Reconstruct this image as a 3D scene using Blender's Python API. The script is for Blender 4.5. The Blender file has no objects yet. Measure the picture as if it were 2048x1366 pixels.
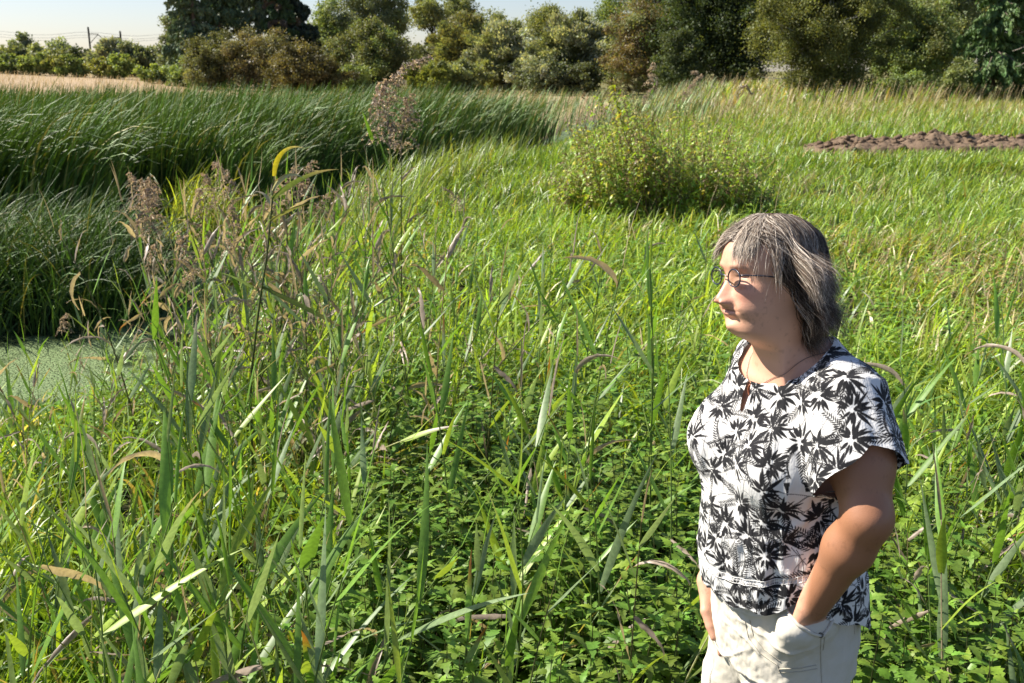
import bpy, math, random
import numpy as np
from mathutils import Vector, Matrix
rng = np.random.default_rng(7)
random.seed(7)
scene = bpy.context.scene
COL = scene.collection
R = math.radians

# ---------------------------------------------------------------- camera
CAM = np.array([0.0, 0.0, 1.93]); PITCH = 15.25; FPX = 1991.0      # focal length in pixels of the 2048 px wide photograph
cam_d = bpy.data.cameras.new("camera"); cam = bpy.data.objects.new("camera", cam_d); COL.objects.link(cam)
cam_d.lens = 35.0; cam_d.sensor_width = 36.0; cam_d.clip_start = 0.05; cam_d.clip_end = 6000
cam.location = CAM; cam.rotation_euler = (R(90 - PITCH), 0, 0)
cam_d.dof.use_dof = True; cam_d.dof.focus_distance = 2.2; cam_d.dof.aperture_fstop = 11
scene.camera = cam
_c, _s = math.cos(R(PITCH)), math.sin(R(PITCH))
FW = np.array([0, _c, -_s]); UP = np.array([0, _s, _c]); RT = np.array([1.0, 0, 0])

def unproj(u, v, depth=None, z=None):
    """photo pixel (2048 wide) -> world point at a depth along the camera axis, or at a height z"""
    d = FW + (u - 1024) / FPX * RT + (683 - v) / FPX * UP
    if depth is None:
        depth = (z - CAM[2]) / d[2]
    return CAM + depth * d

def at_y(u, v, y):
    d = FW + (u - 1024) / FPX * RT + (683 - v) / FPX * UP
    return CAM + d * (y / d[1])

def proj(p):
    q = np.asarray(p) - CAM
    w = q @ FW
    return 1024 + FPX * (q @ RT) / w, 683 - FPX * (q @ UP) / w, w

# ---------------------------------------------------------------- sky, sun, exposure
SUN = np.array([-0.966, 0.24, 0.0]); SUN_EL = 43.0
SUN = SUN / np.linalg.norm(SUN) * math.cos(R(SUN_EL)); SUN[2] = math.sin(R(SUN_EL))
world = bpy.data.worlds.new("World"); scene.world = world; world.use_nodes = True
nt = world.node_tree
sky = nt.nodes.new("ShaderNodeTexSky"); sky.sky_type = 'NISHITA'; sky.sun_disc = False
sky.sun_elevation = R(SUN_EL); sky.sun_rotation = math.atan2(SUN[0], SUN[1])
sky.air_density = 1.0; sky.dust_density = 0.55; sky.ozone_density = 2.5
nt.nodes["Background"].inputs[1].default_value = 0.064
vm_ = nt.nodes.new("ShaderNodeVectorMath"); vm_.operation = 'MULTIPLY'; vm_.inputs[1].default_value = (1.03, .975, 1.06)
nt.links.new(sky.outputs[0], vm_.inputs[0]); nt.links.new(vm_.outputs[0], nt.nodes["Background"].inputs[0])
sl = bpy.data.lights.new("sun", 'SUN'); sl.energy = 5.0; sl.angle = R(0.53); sl.color = (1.0, 0.93, 0.82)
so = bpy.data.objects.new("sun", sl); COL.objects.link(so)
so.rotation_euler = Vector(SUN).to_track_quat('Z', 'Y').to_euler()
scene.view_settings.view_transform = 'Standard'; scene.view_settings.look = 'None'
scene.view_settings.exposure = 1.13; scene.view_settings.gamma = 1.0
scene.cycles.max_bounces = 6; scene.cycles.transmission_bounces = 6; scene.cycles.transparent_max_bounces = 8
scene.cycles.diffuse_bounces = 3; scene.cycles.glossy_bounces = 3
scene.cycles.use_denoising = True

# ---------------------------------------------------------------- helpers
def tag(o, label=None, cat=None, group=None, kind=None):
    if label: o['label'] = label
    if cat: o['category'] = cat
    if group: o['group'] = group
    if kind: o['kind'] = kind
    return o

def empty(name, loc=(0, 0, 0), rz=0.0):
    o = bpy.data.objects.new(name, None); COL.objects.link(o)
    o.location = loc; o.rotation_euler = (0, 0, rz); o.empty_display_size = 0.1
    return o

def np_mesh(name, V, F, mat, col=None, smooth=True, parent=None, link=True):
    """V (n,3); F int array (m,4) or (m,3); col (n,3) linear colours"""
    me = bpy.data.meshes.new(name)
    V = np.ascontiguousarray(V, dtype=np.float32); F = np.ascontiguousarray(F, dtype=np.int32)
    k = F.shape[1]
    me.vertices.add(len(V)); me.vertices.foreach_set('co', V.ravel())
    me.loops.add(F.size); me.loops.foreach_set('vertex_index', F.ravel())
    me.polygons.add(len(F)); me.polygons.foreach_set('loop_start', np.arange(0, F.size, k, dtype=np.int32))
    try: me.polygons.foreach_set('loop_total', np.full(len(F), k, dtype=np.int32))
    except Exception: pass
    if smooth: me.polygons.foreach_set('use_smooth', np.ones(len(F), dtype=bool))
    if col is not None:
        a = me.color_attributes.new('Col', 'FLOAT_COLOR', 'POINT')
        c4 = np.ones((len(V), 4), dtype=np.float32); c4[:, :3] = col
        a.data.foreach_set('color', c4.ravel())
    me.update(calc_edges=True)
    me.materials.append(mat)
    o = bpy.data.objects.new(name, me)
    if link: COL.objects.link(o)
    if parent is not None: o.parent = parent
    return o

class Acc:
    """collects quads with per-vertex colours"""
    def __init__(s): s.V = []; s.F = []; s.C = []; s.n = 0
    def add(s, V, F, C):
        V = np.asarray(V, dtype=np.float32).reshape(-1, 3); F = np.asarray(F).reshape(-1, 4)
        C = np.broadcast_to(np.asarray(C, dtype=np.float32), V.shape)
        s.V.append(V); s.F.append(F + s.n); s.C.append(C); s.n += len(V)
    def build(s, name, mat, parent=None, smooth=True, link=True):
        return np_mesh(name, np.concatenate(s.V), np.concatenate(s.F), mat, np.concatenate(s.C), smooth, parent, link)

def unit(a): return a / np.maximum(np.linalg.norm(a, axis=-1, keepdims=True), 1e-9)

def tube(P, rad, col, acc, k=5):
    """tube along polyline P (n,3)"""
    P = np.asarray(P, float); n = len(P); rad = np.broadcast_to(rad, (n,))
    T = unit(np.gradient(P, axis=0)); ref = np.array([0.0, 0, 1]) if abs(T[0, 2]) < 0.8 else np.array([1.0, 0, 0])
    A = unit(np.cross(T, ref)); B = np.cross(T, A)
    ang = np.arange(k) * 2 * np.pi / k
    V = P[:, None] + rad[:, None, None] * (np.cos(ang)[None, :, None] * A[:, None] + np.sin(ang)[None, :, None] * B[:, None])
    i = np.arange(n - 1)[:, None] * k; j = np.arange(k)[None]; j2 = (j + 1) % k
    F = np.stack([i + j, i + j2, i + k + j2, i + k + j], -1)
    col = np.asarray(col, float)
    if col.ndim == 2: col = np.repeat(col, k, 0)
    acc.add(V, F, col)

def hash2(i, j, seed):
    h = (i.astype(np.int64) * 374761393 + j.astype(np.int64) * 668265263 + seed * 1442695041) & 0x7fffffff
    h = (h ^ (h >> 13)) * 1274126177 & 0x7fffffff
    return ((h ^ (h >> 16)) & 0xffffff) / float(0xffffff)

def noise(x, y, scale=1.0, seed=0):
    x = np.asarray(x, float) / scale; y = np.asarray(y, float) / scale
    i = np.floor(x).astype(np.int64); j = np.floor(y).astype(np.int64); fx = x - i; fy = y - j
    fx = fx * fx * (3 - 2 * fx); fy = fy * fy * (3 - 2 * fy)
    a = hash2(i, j, seed); b = hash2(i + 1, j, seed); c = hash2(i, j + 1, seed); d = hash2(i + 1, j + 1, seed)
    return (a * (1 - fx) + b * fx) * (1 - fy) + (c * (1 - fx) + d * fx) * fy

def fbm(x, y, scale, seed=0, o=3):
    s = 0; w = 0.5; t = 0
    for k in range(o):
        s = s + w * noise(x, y, scale / 2 ** k, seed + k * 17); t += w; w *= 0.5
    return s / t

def sstep(a, b, x):
    t = np.clip((x - a) / (b - a), 0, 1); return t * t * (3 - 2 * t)

# ---------------------------------------------------------------- materials
def new_mat(name):
    m = bpy.data.materials.new(name); m.use_nodes = True
    return m, m.node_tree.nodes, m.node_tree.links, m.node_tree.nodes["Principled BSDF"]

def leaf_mat(name, transl=0.45, rough=0.45, spec=0.5, warm=(1.25, 1.2, 0.35), bump=0.0, scale=60):
    m, N, L, b = new_mat(name)
    a = N.new("ShaderNodeAttribute"); a.attribute_name = 'Col'
    g = N.new("ShaderNodeNewGeometry"); tx = N.new("ShaderNodeTexNoise"); tx.inputs['Scale'].default_value = scale
    tx.inputs['Detail'].default_value = 2
    L.new(g.outputs['Position'], tx.inputs['Vector'])
    mp = N.new("ShaderNodeMapRange"); mp.inputs[1].default_value = .3; mp.inputs[2].default_value = .7
    mp.inputs[3].default_value = 0.82; mp.inputs[4].default_value = 1.18
    L.new(tx.outputs[0], mp.inputs[0])
    mu = N.new("ShaderNodeVectorMath"); mu.operation = 'SCALE'
    L.new(a.outputs['Color'], mu.inputs[0]); L.new(mp.outputs[0], mu.inputs['Scale'])
    L.new(mu.outputs[0], b.inputs['Base Color'])
    b.inputs['Roughness'].default_value = rough; b.inputs['Specular IOR Level'].default_value = spec
    t = N.new("ShaderNodeBsdfTranslucent"); w = N.new("ShaderNodeVectorMath"); w.operation = 'MULTIPLY'
    w.inputs[1].default_value = warm
    L.new(mu.outputs[0], w.inputs[0]); L.new(w.outputs[0], t.inputs['Color'])
    mix = N.new("ShaderNodeMixShader"); mix.inputs[0].default_value = transl
    L.new(b.outputs[0], mix.inputs[1]); L.new(t.outputs[0], mix.inputs[2])
    L.new(mix.outputs[0], N["Material Output"].inputs['Surface'])
    return m

def attr_mat(name, rough=0.8, spec=0.3, nscale=0, nstr=0.0):
    m, N, L, b = new_mat(name)
    a = N.new("ShaderNodeAttribute"); a.attribute_name = 'Col'
    L.new(a.outputs['Color'], b.inputs['Base Color'])
    b.inputs['Roughness'].default_value = rough; b.inputs['Specular IOR Level'].default_value = spec
    if nscale:
        g = N.new("ShaderNodeNewGeometry"); tx = N.new("ShaderNodeTexNoise"); tx.inputs['Scale'].default_value = nscale
        tx.inputs['Detail'].default_value = 5
        L.new(g.outputs['Position'], tx.inputs['Vector'])
        bp = N.new("ShaderNodeBump"); bp.inputs['Strength'].default_value = nstr; bp.inputs['Distance'].default_value = 0.064
        L.new(tx.outputs[0], bp.inputs['Height']); L.new(bp.outputs[0], b.inputs['Normal'])
    return m

M_GRASS = leaf_mat("grass_blade", 0.42, 0.40, 0.5, warm=(1.25, 1.2, .35))
M_REED = leaf_mat("reed_leaf", 0.40, 0.42, 0.5, warm=(1.18, 1.14, 0.6), scale=90)
M_BED = leaf_mat("cattail_leaf", 0.12, 0.55, 0.36)
M_NETTLE = leaf_mat("nettle_leaf", 0.4, 0.5, 0.4, scale=120)
M_CROWN = leaf_mat("tree_foliage", 0.4, 0.55, 0.4, warm=(1.2, 1.1, .4), scale=3)
M_NEEDLE = leaf_mat("spruce_needles", 0.1, 0.6, 0.3, scale=3)
M_DRY = leaf_mat("dry_straw", 0.3, 0.6, 0.3, warm=(1.1, 1, .8), scale=90)
M_BARK = attr_mat("bark", 0.9, 0.2, 14, 0.8)
# ================================================================ SETTING: terrain, water
STREAM = np.array([(-30, 5.6), (-9, 7.0), (-5.5, 7.2), (-3.9, 7.6), (-3.1, 8.9), (-2.95, 10.5), (-3.2, 13), (-3.2, 16), (-2.0, 21), (0.3, 28),
                   (2.1, 35), (3.8, 45), (8, 60), (20, 75)], float)
SW = np.array([1.2, 1.25, 1.3, 1.3, .85, .55, .55, .6, .75, .7, .7, .8, .8, .8])
WATER_Z = -0.42

def stream_dist(x, y):
    """distance to the water's edge (negative in the water) and the side (+1 = right bank)"""
    x = np.asarray(x, float); y = np.asarray(y, float)
    best = np.full(x.shape, 1e9); side = np.ones(x.shape)
    for (a, b, wa, wb) in zip(STREAM[:-1], STREAM[1:], SW[:-1], SW[1:]):
        d = b - a; t = np.clip(((x - a[0]) * d[0] + (y - a[1]) * d[1]) / (d @ d), 0, 1)
        px = a[0] + t * d[0]; py = a[1] + t * d[1]
        ds = np.hypot(x - px, y - py) - (wa + t * (wb - wa))
        cr = d[0] * (y - a[1]) - d[1] * (x - a[0])
        m = ds < best
        best = np.where(m, ds, best); side = np.where(m, np.where(cr > 0, -1.0, 1.0), side)
    return best + (noise(x, y, 1.3, 5) - .5) * 0.35, side

def height(x, y):
    ds, side = stream_dist(x, y)
    left = -0.22 + 1.45 * sstep(30, 100, y) * np.clip((-x - 14) / 32, 0, 1.6) + 0.22 * sstep(35, 70, y)
    right = 0.018 * np.clip(y - 16, 0, 40) * sstep(3, 14, x) - .27 * sstep(-1.2, -2.9, x) * sstep(16, 9, y) + (fbm(x, y, 6, 3) - .5) * 0.14
    base = np.where(side > 0, right, left)
    base = np.where(y > 70, np.maximum(base, -0.1), base)
    return base + (-0.85 - base) * (1 - sstep(-0.55, 0.75, ds))

def geo(a, b, n, p):
    t = np.linspace(0, 1, n); return a + (b - a) * t ** p
xs = np.concatenate([-geo(8, 900, 60, 3)[::-1], np.linspace(-8, 8, 130)[1:-1], geo(8, 900, 60, 3)])
ys = np.concatenate([np.linspace(-12, 30, 260), geo(30, 1500, 110, 3)[1:]])
X, Y = np.meshgrid(xs, ys, indexing='ij'); Z = height(X, Y)
n1, n2 = X.shape
idx = np.arange(n1 * n2).reshape(n1, n2)
F = np.stack([idx[:-1, :-1], idx[1:, :-1], idx[1:, 1:], idx[:-1, 1:]], -1).reshape(-1, 4)
dsg, sdg = stream_dist(X, Y)
soil = np.array([.03, .022, .013]); turf = np.array([.03, .045, .012]); straw = np.array([.36, .27, .17]); olive = np.array([.16, .15, .06])
nz = fbm(X, Y, 2.0, 11)[..., None]
colg = soil * (1 - nz) + turf * nz
far = sstep(16, 40, Y)[..., None]
colg = colg * (1 - far) + (olive * (.7 + .6 * nz)) * far
fld = (sstep(24, 32, Y) * (sdg < 0) * (X < 6))[..., None] * sstep(130, 95, Y)[..., None]
colg = colg * (1 - fld) + (straw * (.8 + .4 * nz)) * fld
m_ground, N, L, b = new_mat("meadow_soil")
a = N.new("ShaderNodeAttribute"); a.attribute_name = 'Col'
tx = N.new("ShaderNodeTexNoise"); tx.inputs['Scale'].default_value = 9; tx.inputs['Detail'].default_value = 6
g = N.new("ShaderNodeNewGeometry"); L.new(g.outputs['Position'], tx.inputs['Vector'])
mp = N.new("ShaderNodeMapRange"); mp.inputs[1].default_value = .3; mp.inputs[2].default_value = .7; mp.inputs[3].default_value = .55; mp.inputs[4].default_value = 1.4
L.new(tx.outputs[0], mp.inputs[0])
vm = N.new("ShaderNodeVectorMath"); vm.operation = 'SCALE'; L.new(a.outputs['Color'], vm.inputs[0]); L.new(mp.outputs[0], vm.inputs['Scale'])
L.new(vm.outputs[0], b.inputs['Base Color']); b.inputs['Roughness'].default_value = .95; b.inputs['Specular IOR Level'].default_value = .1
bp = N.new("ShaderNodeBump"); bp.inputs['Strength'].default_value = .8; bp.inputs['Distance'].default_value = .05
L.new(tx.outputs[0], bp.inputs['Height']); L.new(bp.outputs[0], b.inputs['Normal'])
ground = np_mesh("ground", np.stack([X, Y, Z], -1).reshape(-1, 3), F, m_ground, colg.reshape(-1, 3))
tag(ground, "meadow soil and stubble under the grass", kind="structure")

# water covered with duckweed
m_water, N, L, b = new_mat("duckweed_water")
g = N.new("ShaderNodeNewGeometry")
vo = N.new("ShaderNodeTexVoronoi"); vo.inputs['Scale'].default_value = 75
L.new(g.outputs['Position'], vo.inputs['Vector'])
nw = N.new("ShaderNodeTexNoise"); nw.inputs['Scale'].default_value = 1.1; nw.inputs['Detail'].default_value = 4
L.new(g.outputs['Position'], nw.inputs['Vector'])
cr = N.new("ShaderNodeValToRGB"); cr.color_ramp.elements[0].position = .0; cr.color_ramp.elements[0].color = (.11, .17, .055, 1)
cr.color_ramp.elements[1].position = 1; cr.color_ramp.elements[1].color = (.23, .29, .12, 1)
e = cr.color_ramp.elements.new(.5); e.color = (.15, .22, .08, 1)
L.new(vo.outputs['Color'], cr.inputs[0])
m1 = N.new("ShaderNodeMath"); m1.operation = 'LESS_THAN'; m1.inputs[1].default_value = .62
L.new(vo.outputs['Distance'], m1.inputs[0])
m2 = N.new("ShaderNodeMapRange"); m2.inputs[1].default_value = .40; m2.inputs[2].default_value = .50
L.new(nw.outputs[0], m2.inputs[0])
m3 = N.new("ShaderNodeMath"); m3.operation = 'MULTIPLY'; L.new(m1.outputs[0], m3.inputs[0]); L.new(m2.outputs[0], m3.inputs[1])
mx = N.new("ShaderNodeMix"); mx.data_type = 'RGBA'; mx.inputs[6].default_value = (.012, .016, .01, 1)
L.new(m3.outputs[0], mx.inputs[0]); L.new(cr.outputs[0], mx.inputs[7]); L.new(mx.outputs[2], b.inputs['Base Color'])
mr = N.new("ShaderNodeMapRange"); mr.inputs[3].default_value = .06; mr.inputs[4].default_value = .6
L.new(m3.outputs[0], mr.inputs[0]); L.new(mr.outputs[0], b.inputs['Roughness'])
bp = N.new("ShaderNodeBump"); bp.inputs['Strength'].default_value = .5; bp.inputs['Distance'].default_value = .004
L.new(m3.outputs[0], bp.inputs['Height']); L.new(bp.outputs[0], b.inputs['Normal'])
wx = np.linspace(-34, 26, 61); wy = np.linspace(2, 80, 79); WX, WY = np.meshgrid(wx, wy, indexing='ij')
ii = np.arange(WX.size).reshape(WX.shape)
WF = np.stack([ii[:-1, :-1], ii[1:, :-1], ii[1:, 1:], ii[:-1, 1:]], -1).reshape(-1, 4)
dw, _ = stream_dist(WX, WY); keep = (dw.ravel()[WF] < 2.0).any(1)
water = np_mesh("water", np.stack([WX, WY, np.full(WX.shape, WATER_Z)], -1).reshape(-1, 3), WF[keep], m_water)
tag(water, "stream surface covered with green duckweed", kind="structure")

# ================================================================ blades
def blades(P, az, Ln, Wd, tilt, bend, col, seg=4, twist=0.0, tipcol=None, wp=(.55, 1.0, .0), fold=0.0, power=1.5, basedark=0.0):
    """N curved blades. tilt: starting lean from vertical, bend: extra lean to the tip (radians), az: lean heading"""
    n = len(P); s = np.linspace(0, 1, seg + 1)
    th = tilt[:, None] + bend[:, None] * s[None] ** power
    ds = Ln[:, None] / seg
    hx = np.sin(th) * ds; hz = np.cos(th) * ds
    hr = np.concatenate([np.zeros((n, 1)), np.cumsum((hx[:, 1:] + hx[:, :-1]) / 2, 1)], 1)
    vr = np.concatenate([np.zeros((n, 1)), np.cumsum((hz[:, 1:] + hz[:, :-1]) / 2, 1)], 1)
    ca, sa = np.cos(az)[:, None], np.sin(az)[:, None]
    C = np.stack([P[:, 0:1] + hr * ca, P[:, 1:2] + hr * sa, P[:, 2:3] + vr], -1)
    tw = (np.asarray(twist) * np.ones(n))[:, None] + (rng.random(n) - .5)[:, None] * s[None] * 1.2
    side = np.stack([-sa * np.ones_like(th), ca * np.ones_like(th), np.zeros_like(th)], -1)
    nrm = np.stack([np.cos(th) * ca, np.cos(th) * sa, -np.sin(th)], -1)
    sd = side * np.cos(tw)[..., None] + nrm * np.sin(tw)[..., None]
    w0, w1, w2 = wp
    wpf = np.where(s < .25, w0 + (w1 - w0) * (s / .25), w1 + (w2 - w1) * (np.maximum(s - .25, 0) / .75) ** 1.25)
    hw = Wd[:, None] * .5 * wpf[None]
    if fold:
        nn = np.cross(sd, np.stack([np.sin(th) * ca, np.sin(th) * sa, np.cos(th)], -1))
        off = nn * (hw * fold)[..., None]
        V = np.stack([C - sd * hw[..., None] + off, C, C + sd * hw[..., None] + off], 2); k = 3
    else:
        V = np.stack([C - sd * hw[..., None], C + sd * hw[..., None]], 2); k = 2
    V = V.reshape(-1, 3)
    base = (np.arange(n) * (seg + 1) * k)[:, None, None]; r = (np.arange(seg) * k)[None, :, None]; c = np.arange(k - 1)[None, None]
    Fq = np.stack([base + r + c, base + r + c + 1, base + r + k + c + 1, base + r + k + c], -1).reshape(-1, 4)
    cc = col[:, None, :] * np.ones((1, seg + 1, 1))
    if basedark: cc = cc * (1 - basedark * (1 - s[None, :, None]) ** 2)
    if tipcol is not None:
        t = np.clip((s[None, :, None] - tipcol[1][:, None, None]) / .3, 0, 1); cc = cc * (1 - t) + tipcol[0][:, None, :] * t
    cc = np.repeat(cc.reshape(-1, 3), k, 0)
    return V, Fq, cc

def jitter_col(base, n, v=.18, h=.12):
    c = np.asarray(base, float) * np.ones((n, 1))
    c = c * (1 + (rng.random((n, 1)) - .5) * 2 * v)
    c[:, 0] *= 1 + (rng.random(n) - .5) * 2 * h; c[:, 2] *= 1 + (rng.random(n) - .5) * 2 * h
    return c

WOMAN_XY = np.array([0.55, 1.86])
def in_view(x, y, marg=.12, near=1.5):
    w = y * _c + 1.6 * _s
    return (np.abs(x) < (1024 / FPX + marg) * w) & (y > near)

def scatter(n, y0, y1, gamma=1.0, marg=.12):
    y = y0 + (y1 - y0) * rng.random(n) ** gamma
    w = y * _c + 1.6 * _s; x = (rng.random(n) * (2 + .3) - 1.3) * (1024 / FPX + marg) * w * (1 / 1.0)
    return x, y

def clear_woman(x, y, r=.38):
    d = np.hypot(x - WOMAN_XY[0], y - WOMAN_XY[1])
    t = (y < WOMAN_XY[1] + .05) & (x > .0) & (x < 1.05)      # nothing between her and the lens
    return (d > r) & ~t

# region masks -----------------------------------------------------
def nettle_mask(x, y):
    """how nettly the ground is in the near foreground"""
    m = sstep(-.8, -.4, x) * sstep(5.2, 3.4, y) * sstep(1.7, 1.0, x)
    return m * sstep(.26, .42, fbm(x, y, .8, 31) + .12)

def dry_mask(x, y):
    d = sstep(.54, .66, fbm(x, y, 1.6, 41)) * .3
    d = d + sstep(2.6, 4.2, x) * sstep(4.5, 6, y) * sstep(12, 9, y) * sstep(.38, .56, fbm(x, y, 1.1, 43))
    d = d + sstep(24, 44, y) * (.25 + .5 * fbm(x, y, 5, 44)) * sstep(0, 5, x)
    return np.clip(d, 0, 1)

C_GREEN = np.array([.17, .275, .03]); C_BRIGHT = np.array([.32, .425, .065]); C_DRY = np.array([.40, .33, .16]); C_BLUE = np.array([.11, .21, .055])
def grass_colour(x, y):
    n = len(x); t = rng.random(n)[:, None]; f = fbm(x, y, 1.5, 51)[:, None]
    c = C_GREEN * (1 - f) + C_BRIGHT * f
    bright = (sstep(3.2, 5.5, y) * sstep(14, 9, y) * sstep(-2.4, -.6, x))[:, None]
    c = c * (1 - bright * .5) + C_BRIGHT * 1.15 * bright * .5
    c = np.where(t < .18, C_BLUE * 1.2, c)
    dm = dry_mask(x, y); isdry = rng.random(n) < dm * .75 + .04
    c = np.where(isdry[:, None], C_DRY * (.6 + .7 * rng.random((n, 1))), c)
    c = c * (.5 + .95 * rng.random((n, 1)) ** 1.3); c[:, 0] *= .85 + .3 * rng.random(n)
    return c

WIND = R(-15)          # plants lean to the right of the picture
def lean_az(n, strength):
    a = rng.random(n) * 2 * np.pi
    vx = np.cos(a) + strength * math.cos(WIND); vy = np.sin(a) + strength * math.sin(WIND)
    return np.arctan2(vy, vx)

HP = (unproj(1590, 294, z=.12), unproj(2110, 298, z=.12))
def heap_zone(x, y):
    t = (x - HP[0][0]) / (HP[1][0] - HP[0][0]); yc = HP[0][1] + (HP[1][1] - HP[0][1]) * t
    return (t > .02) & (t < 1.1) & (np.abs(y - yc + .25) < .95) & ((y > yc - .75) | (rng.random(np.shape(x)) < .6))
grass = Acc()
def add_grass(n, y0, y1, L0, L1, W0, W1, seg, gamma=1.0, keepf=None, tiltmax=.5, bendmax=1.3, pw=1.5, wp=(.6, 1, .0), bright=1.0):
    x, y = scatter(n, y0, y1, gamma)
    ds, sd = stream_dist(x, y)
    k = (ds > .1) & ((sd > 0) | (y < 7)) & clear_woman(x, y) & ~heap_zone(x, y)
    if keepf is not None: k &= rng.random(n) < keepf(x, y)
    x, y = x[k], y[k]; n = len(x)
    P = np.stack([x, y, height(x, y) - .02], 1)
    hv = .75 + .5 * fbm(x, y, .9, 61)
    Ln = (L0 + (L1 - L0) * rng.random(n)) * hv * (1 - .62 * sstep(1.8, .1, ds[k]) * ((y < 9) | (y > 22))) * np.where((x > 6) & (y > HP[0][1] - 5) & (y < HP[0][1] + .4), .42, 1)
    grass.add(*blades(P, lean_az(n, .5), Ln, W0 + (W1 - W0) * rng.random(n), rng.random(n) * tiltmax, .3 + rng.random(n) * bendmax,
                      grass_colour(x, y) * bright, seg, rng.random(n) * 2 - 1, basedark=.0, power=pw, wp=wp))
notnettle = lambda x, y: 1 - .96 * nettle_mask(x, y)
tuft = lambda x, y: .12 + .88 * sstep(.34, .62, fbm(x, y, .42, 33, 2))
add_grass(17000, 1.9, 5.5, .28, .62, .004, .010, 6, 1.1, lambda x, y: notnettle(x, y) * tuft(x, y))
add_grass(9000, 1.9, 6.0, .35, .75, .014, .026, 7, 1.1, lambda x, y: notnettle(x, y) * tuft(x, y), .4, 1.7, 1.8, (.8, 1, .0))
add_grass(30000, 5.0, 11, .2, .5, .007, .013, 5, 1.2, tuft, .6, 1.6)
add_grass(24000, 4.6, 13, .25, .5, .016, .032, 5, 1.2, tuft, .4, 1.9, 1.8, (.8, 1, 0), 1.15)
add_grass(62000, 10, 20, .25, .5, .011, .023, 4, 1.2, lambda x, y: .25 + .75 * sstep(.36, .6, fbm(x, y, .8, 34, 2)), .6, 1.5)
add_grass(95000, 19, 44, .3, .62, .015, .034, 3, 1.2, None, .5, 1.0)
add_grass(30000, 42, 85, .5, 1.0, .05, .11, 3, 1.2, None, .4, .8)
tag(grass.build("grass", M_GRASS), "long green and yellowing meadow grass bending in the wind", "grass", kind="stuff")

# dry thin stalks over the meadow and the far edge
dry = Acc()
def add_dry(n, y0, y1, L0, L1, W, keepf, seg=3, side_ok=1):
    x, y = scatter(n, y0, y1, 1.1)
    ds, sd = stream_dist(x, y); k = (ds > .4) & ~heap_zone(x, y) & (sd * side_ok > 0) & (rng.random(n) < keepf(x, y)) & clear_woman(x, y)
    x, y = x[k], y[k]; n = len(x); P = np.stack([x, y, height(x, y)], 1)
    c = jitter_col((.40, .325, .18), n, .3, .1)
    dry.add(*blades(P, lean_az(n, 1.2), (L0 + (L1 - L0) * rng.random(n)) * np.where((x > 6) & (y > HP[0][1] - 5) & (y < HP[0][1] + .4), .35, 1), W * (.6 + .8 * rng.random(n)), rng.random(n) * .3, rng.random(n) * .6,
                    c, seg, rng.random(n) * 2 - 1, wp=(.4, .7, .5)))
add_dry(22000, 24, 85, .6, 1.15, .022, lambda x, y: sstep(24, 40, y) * sstep(1, 8, x) * (.2 + .7 * sstep(.35, .6, fbm(x, y, 7, 71))))
add_dry(2500, 5, 18, .35, .75, .005, lambda x, y: dry_mask(x, y), 4)
add_dry(26000, 25, 110, .25, .5, .05, lambda x, y: (x < 8) * 1.0, 2, -1)
tag(dry.build("dry_grass", M_DRY), "dry straw coloured grass stalks and stubble beyond the reeds", "dry grass", kind="stuff")

# ---------------------------------------------------------------- reed / cattail bed on the far bank
bed = Acc()
def add_bed(n, y0, y1, keep, L0, L1, W0, W1, col, seg=6, xr=None, tilt=(.05, .3), bend=(.2, .9), strength=2.2, az=None, power=2.2):
    y = y0 + (y1 - y0) * rng.random(n)
    if xr is None:
        w = y * _c + 1.6 * _s; x = (-(1024 / FPX + .45) + rng.random(n) * (1024 / FPX + .45 + .2)) * w
    else: x = xr[0] + (xr[1] - xr[0]) * rng.random(n)
    ds, sd = stream_dist(x, y); k = keep(x, y, ds, sd)
    x, y = x[k], y[k]; n = len(x); P = np.stack([x, y, height(x, y) - .03], 1)
    hv = .86 + .28 * fbm(x, y, 2.5, 81)
    c = jitter_col(col, n, .25, .15); hi = rng.random(n) < .22; c[hi] *= 2.1
    yel = rng.random(n) < .06; c[yel] = jitter_col((.3, .27, .08), yel.sum(), .2)
    bed.add(*blades(P, lean_az(n, strength) if az is None else az(n), (L0 + (L1 - L0) * rng.random(n)) * hv, W0 + (W1 - W0) * rng.random(n),
                    tilt[0] + rng.random(n) * (tilt[1] - tilt[0]), bend[0] + rng.random(n) * (bend[1] - bend[0]), c, seg, rng.random(n) * 1.6 - .8,
                    power=power, wp=(.8, 1, .12)))
C_BED = (.062, .112, .022)
leftside = lambda x, y, ds, sd: (sd < 0) & (ds > -.2) & (y > 14 + 1.3 * (fbm(x, y, 2, 83) - .5))
add_bed(6500, 11.3, 13.2, lambda x, y, ds, sd: (sd < 0) & (x < -4.6 - .5 * (y - 11.3)), 1.7, 2.4, .020, .036, C_BED, 9, tilt=(.05, .35), bend=(.8, 2.0), strength=3.2, power=2.8)
add_bed(33000, 13.5, 20, leftside, 1.25, 2.0, .026, .052, C_BED, 8, tilt=(.02, .3), bend=(.1, 1.6), strength=2.2, power=3.0)
add_bed(1500, 13.5, 30, leftside, 1.5, 1.95, .02, .035, (.15, .2, .09), tilt=(.0, .2), bend=(.1, .6))
add_bed(13000, 13.2, 16.5, leftside, .6, 1.2, .02, .036, (.06, .09, .035), tilt=(.0, .5), bend=(.1, .8))
add_bed(36000, 18, 34, leftside, 1.3, 1.9, .035, .065, C_BED, 6, tilt=(.02, .3), bend=(.1, 1.5), strength=2.2, power=3.0)
add_bed(9000, 33, 60, lambda x, y, ds, sd: (np.abs(ds) < 6) & (ds > -.1) & (x > -6), .8, 1.3, .04, .06, (.10, .15, .05), 4)
tag(bed.build("reed_bed", M_BED), "dense dark green cattail bed along the far bank", "reed bed", kind="stuff")
sedge = Acc(); bed = sedge
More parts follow.
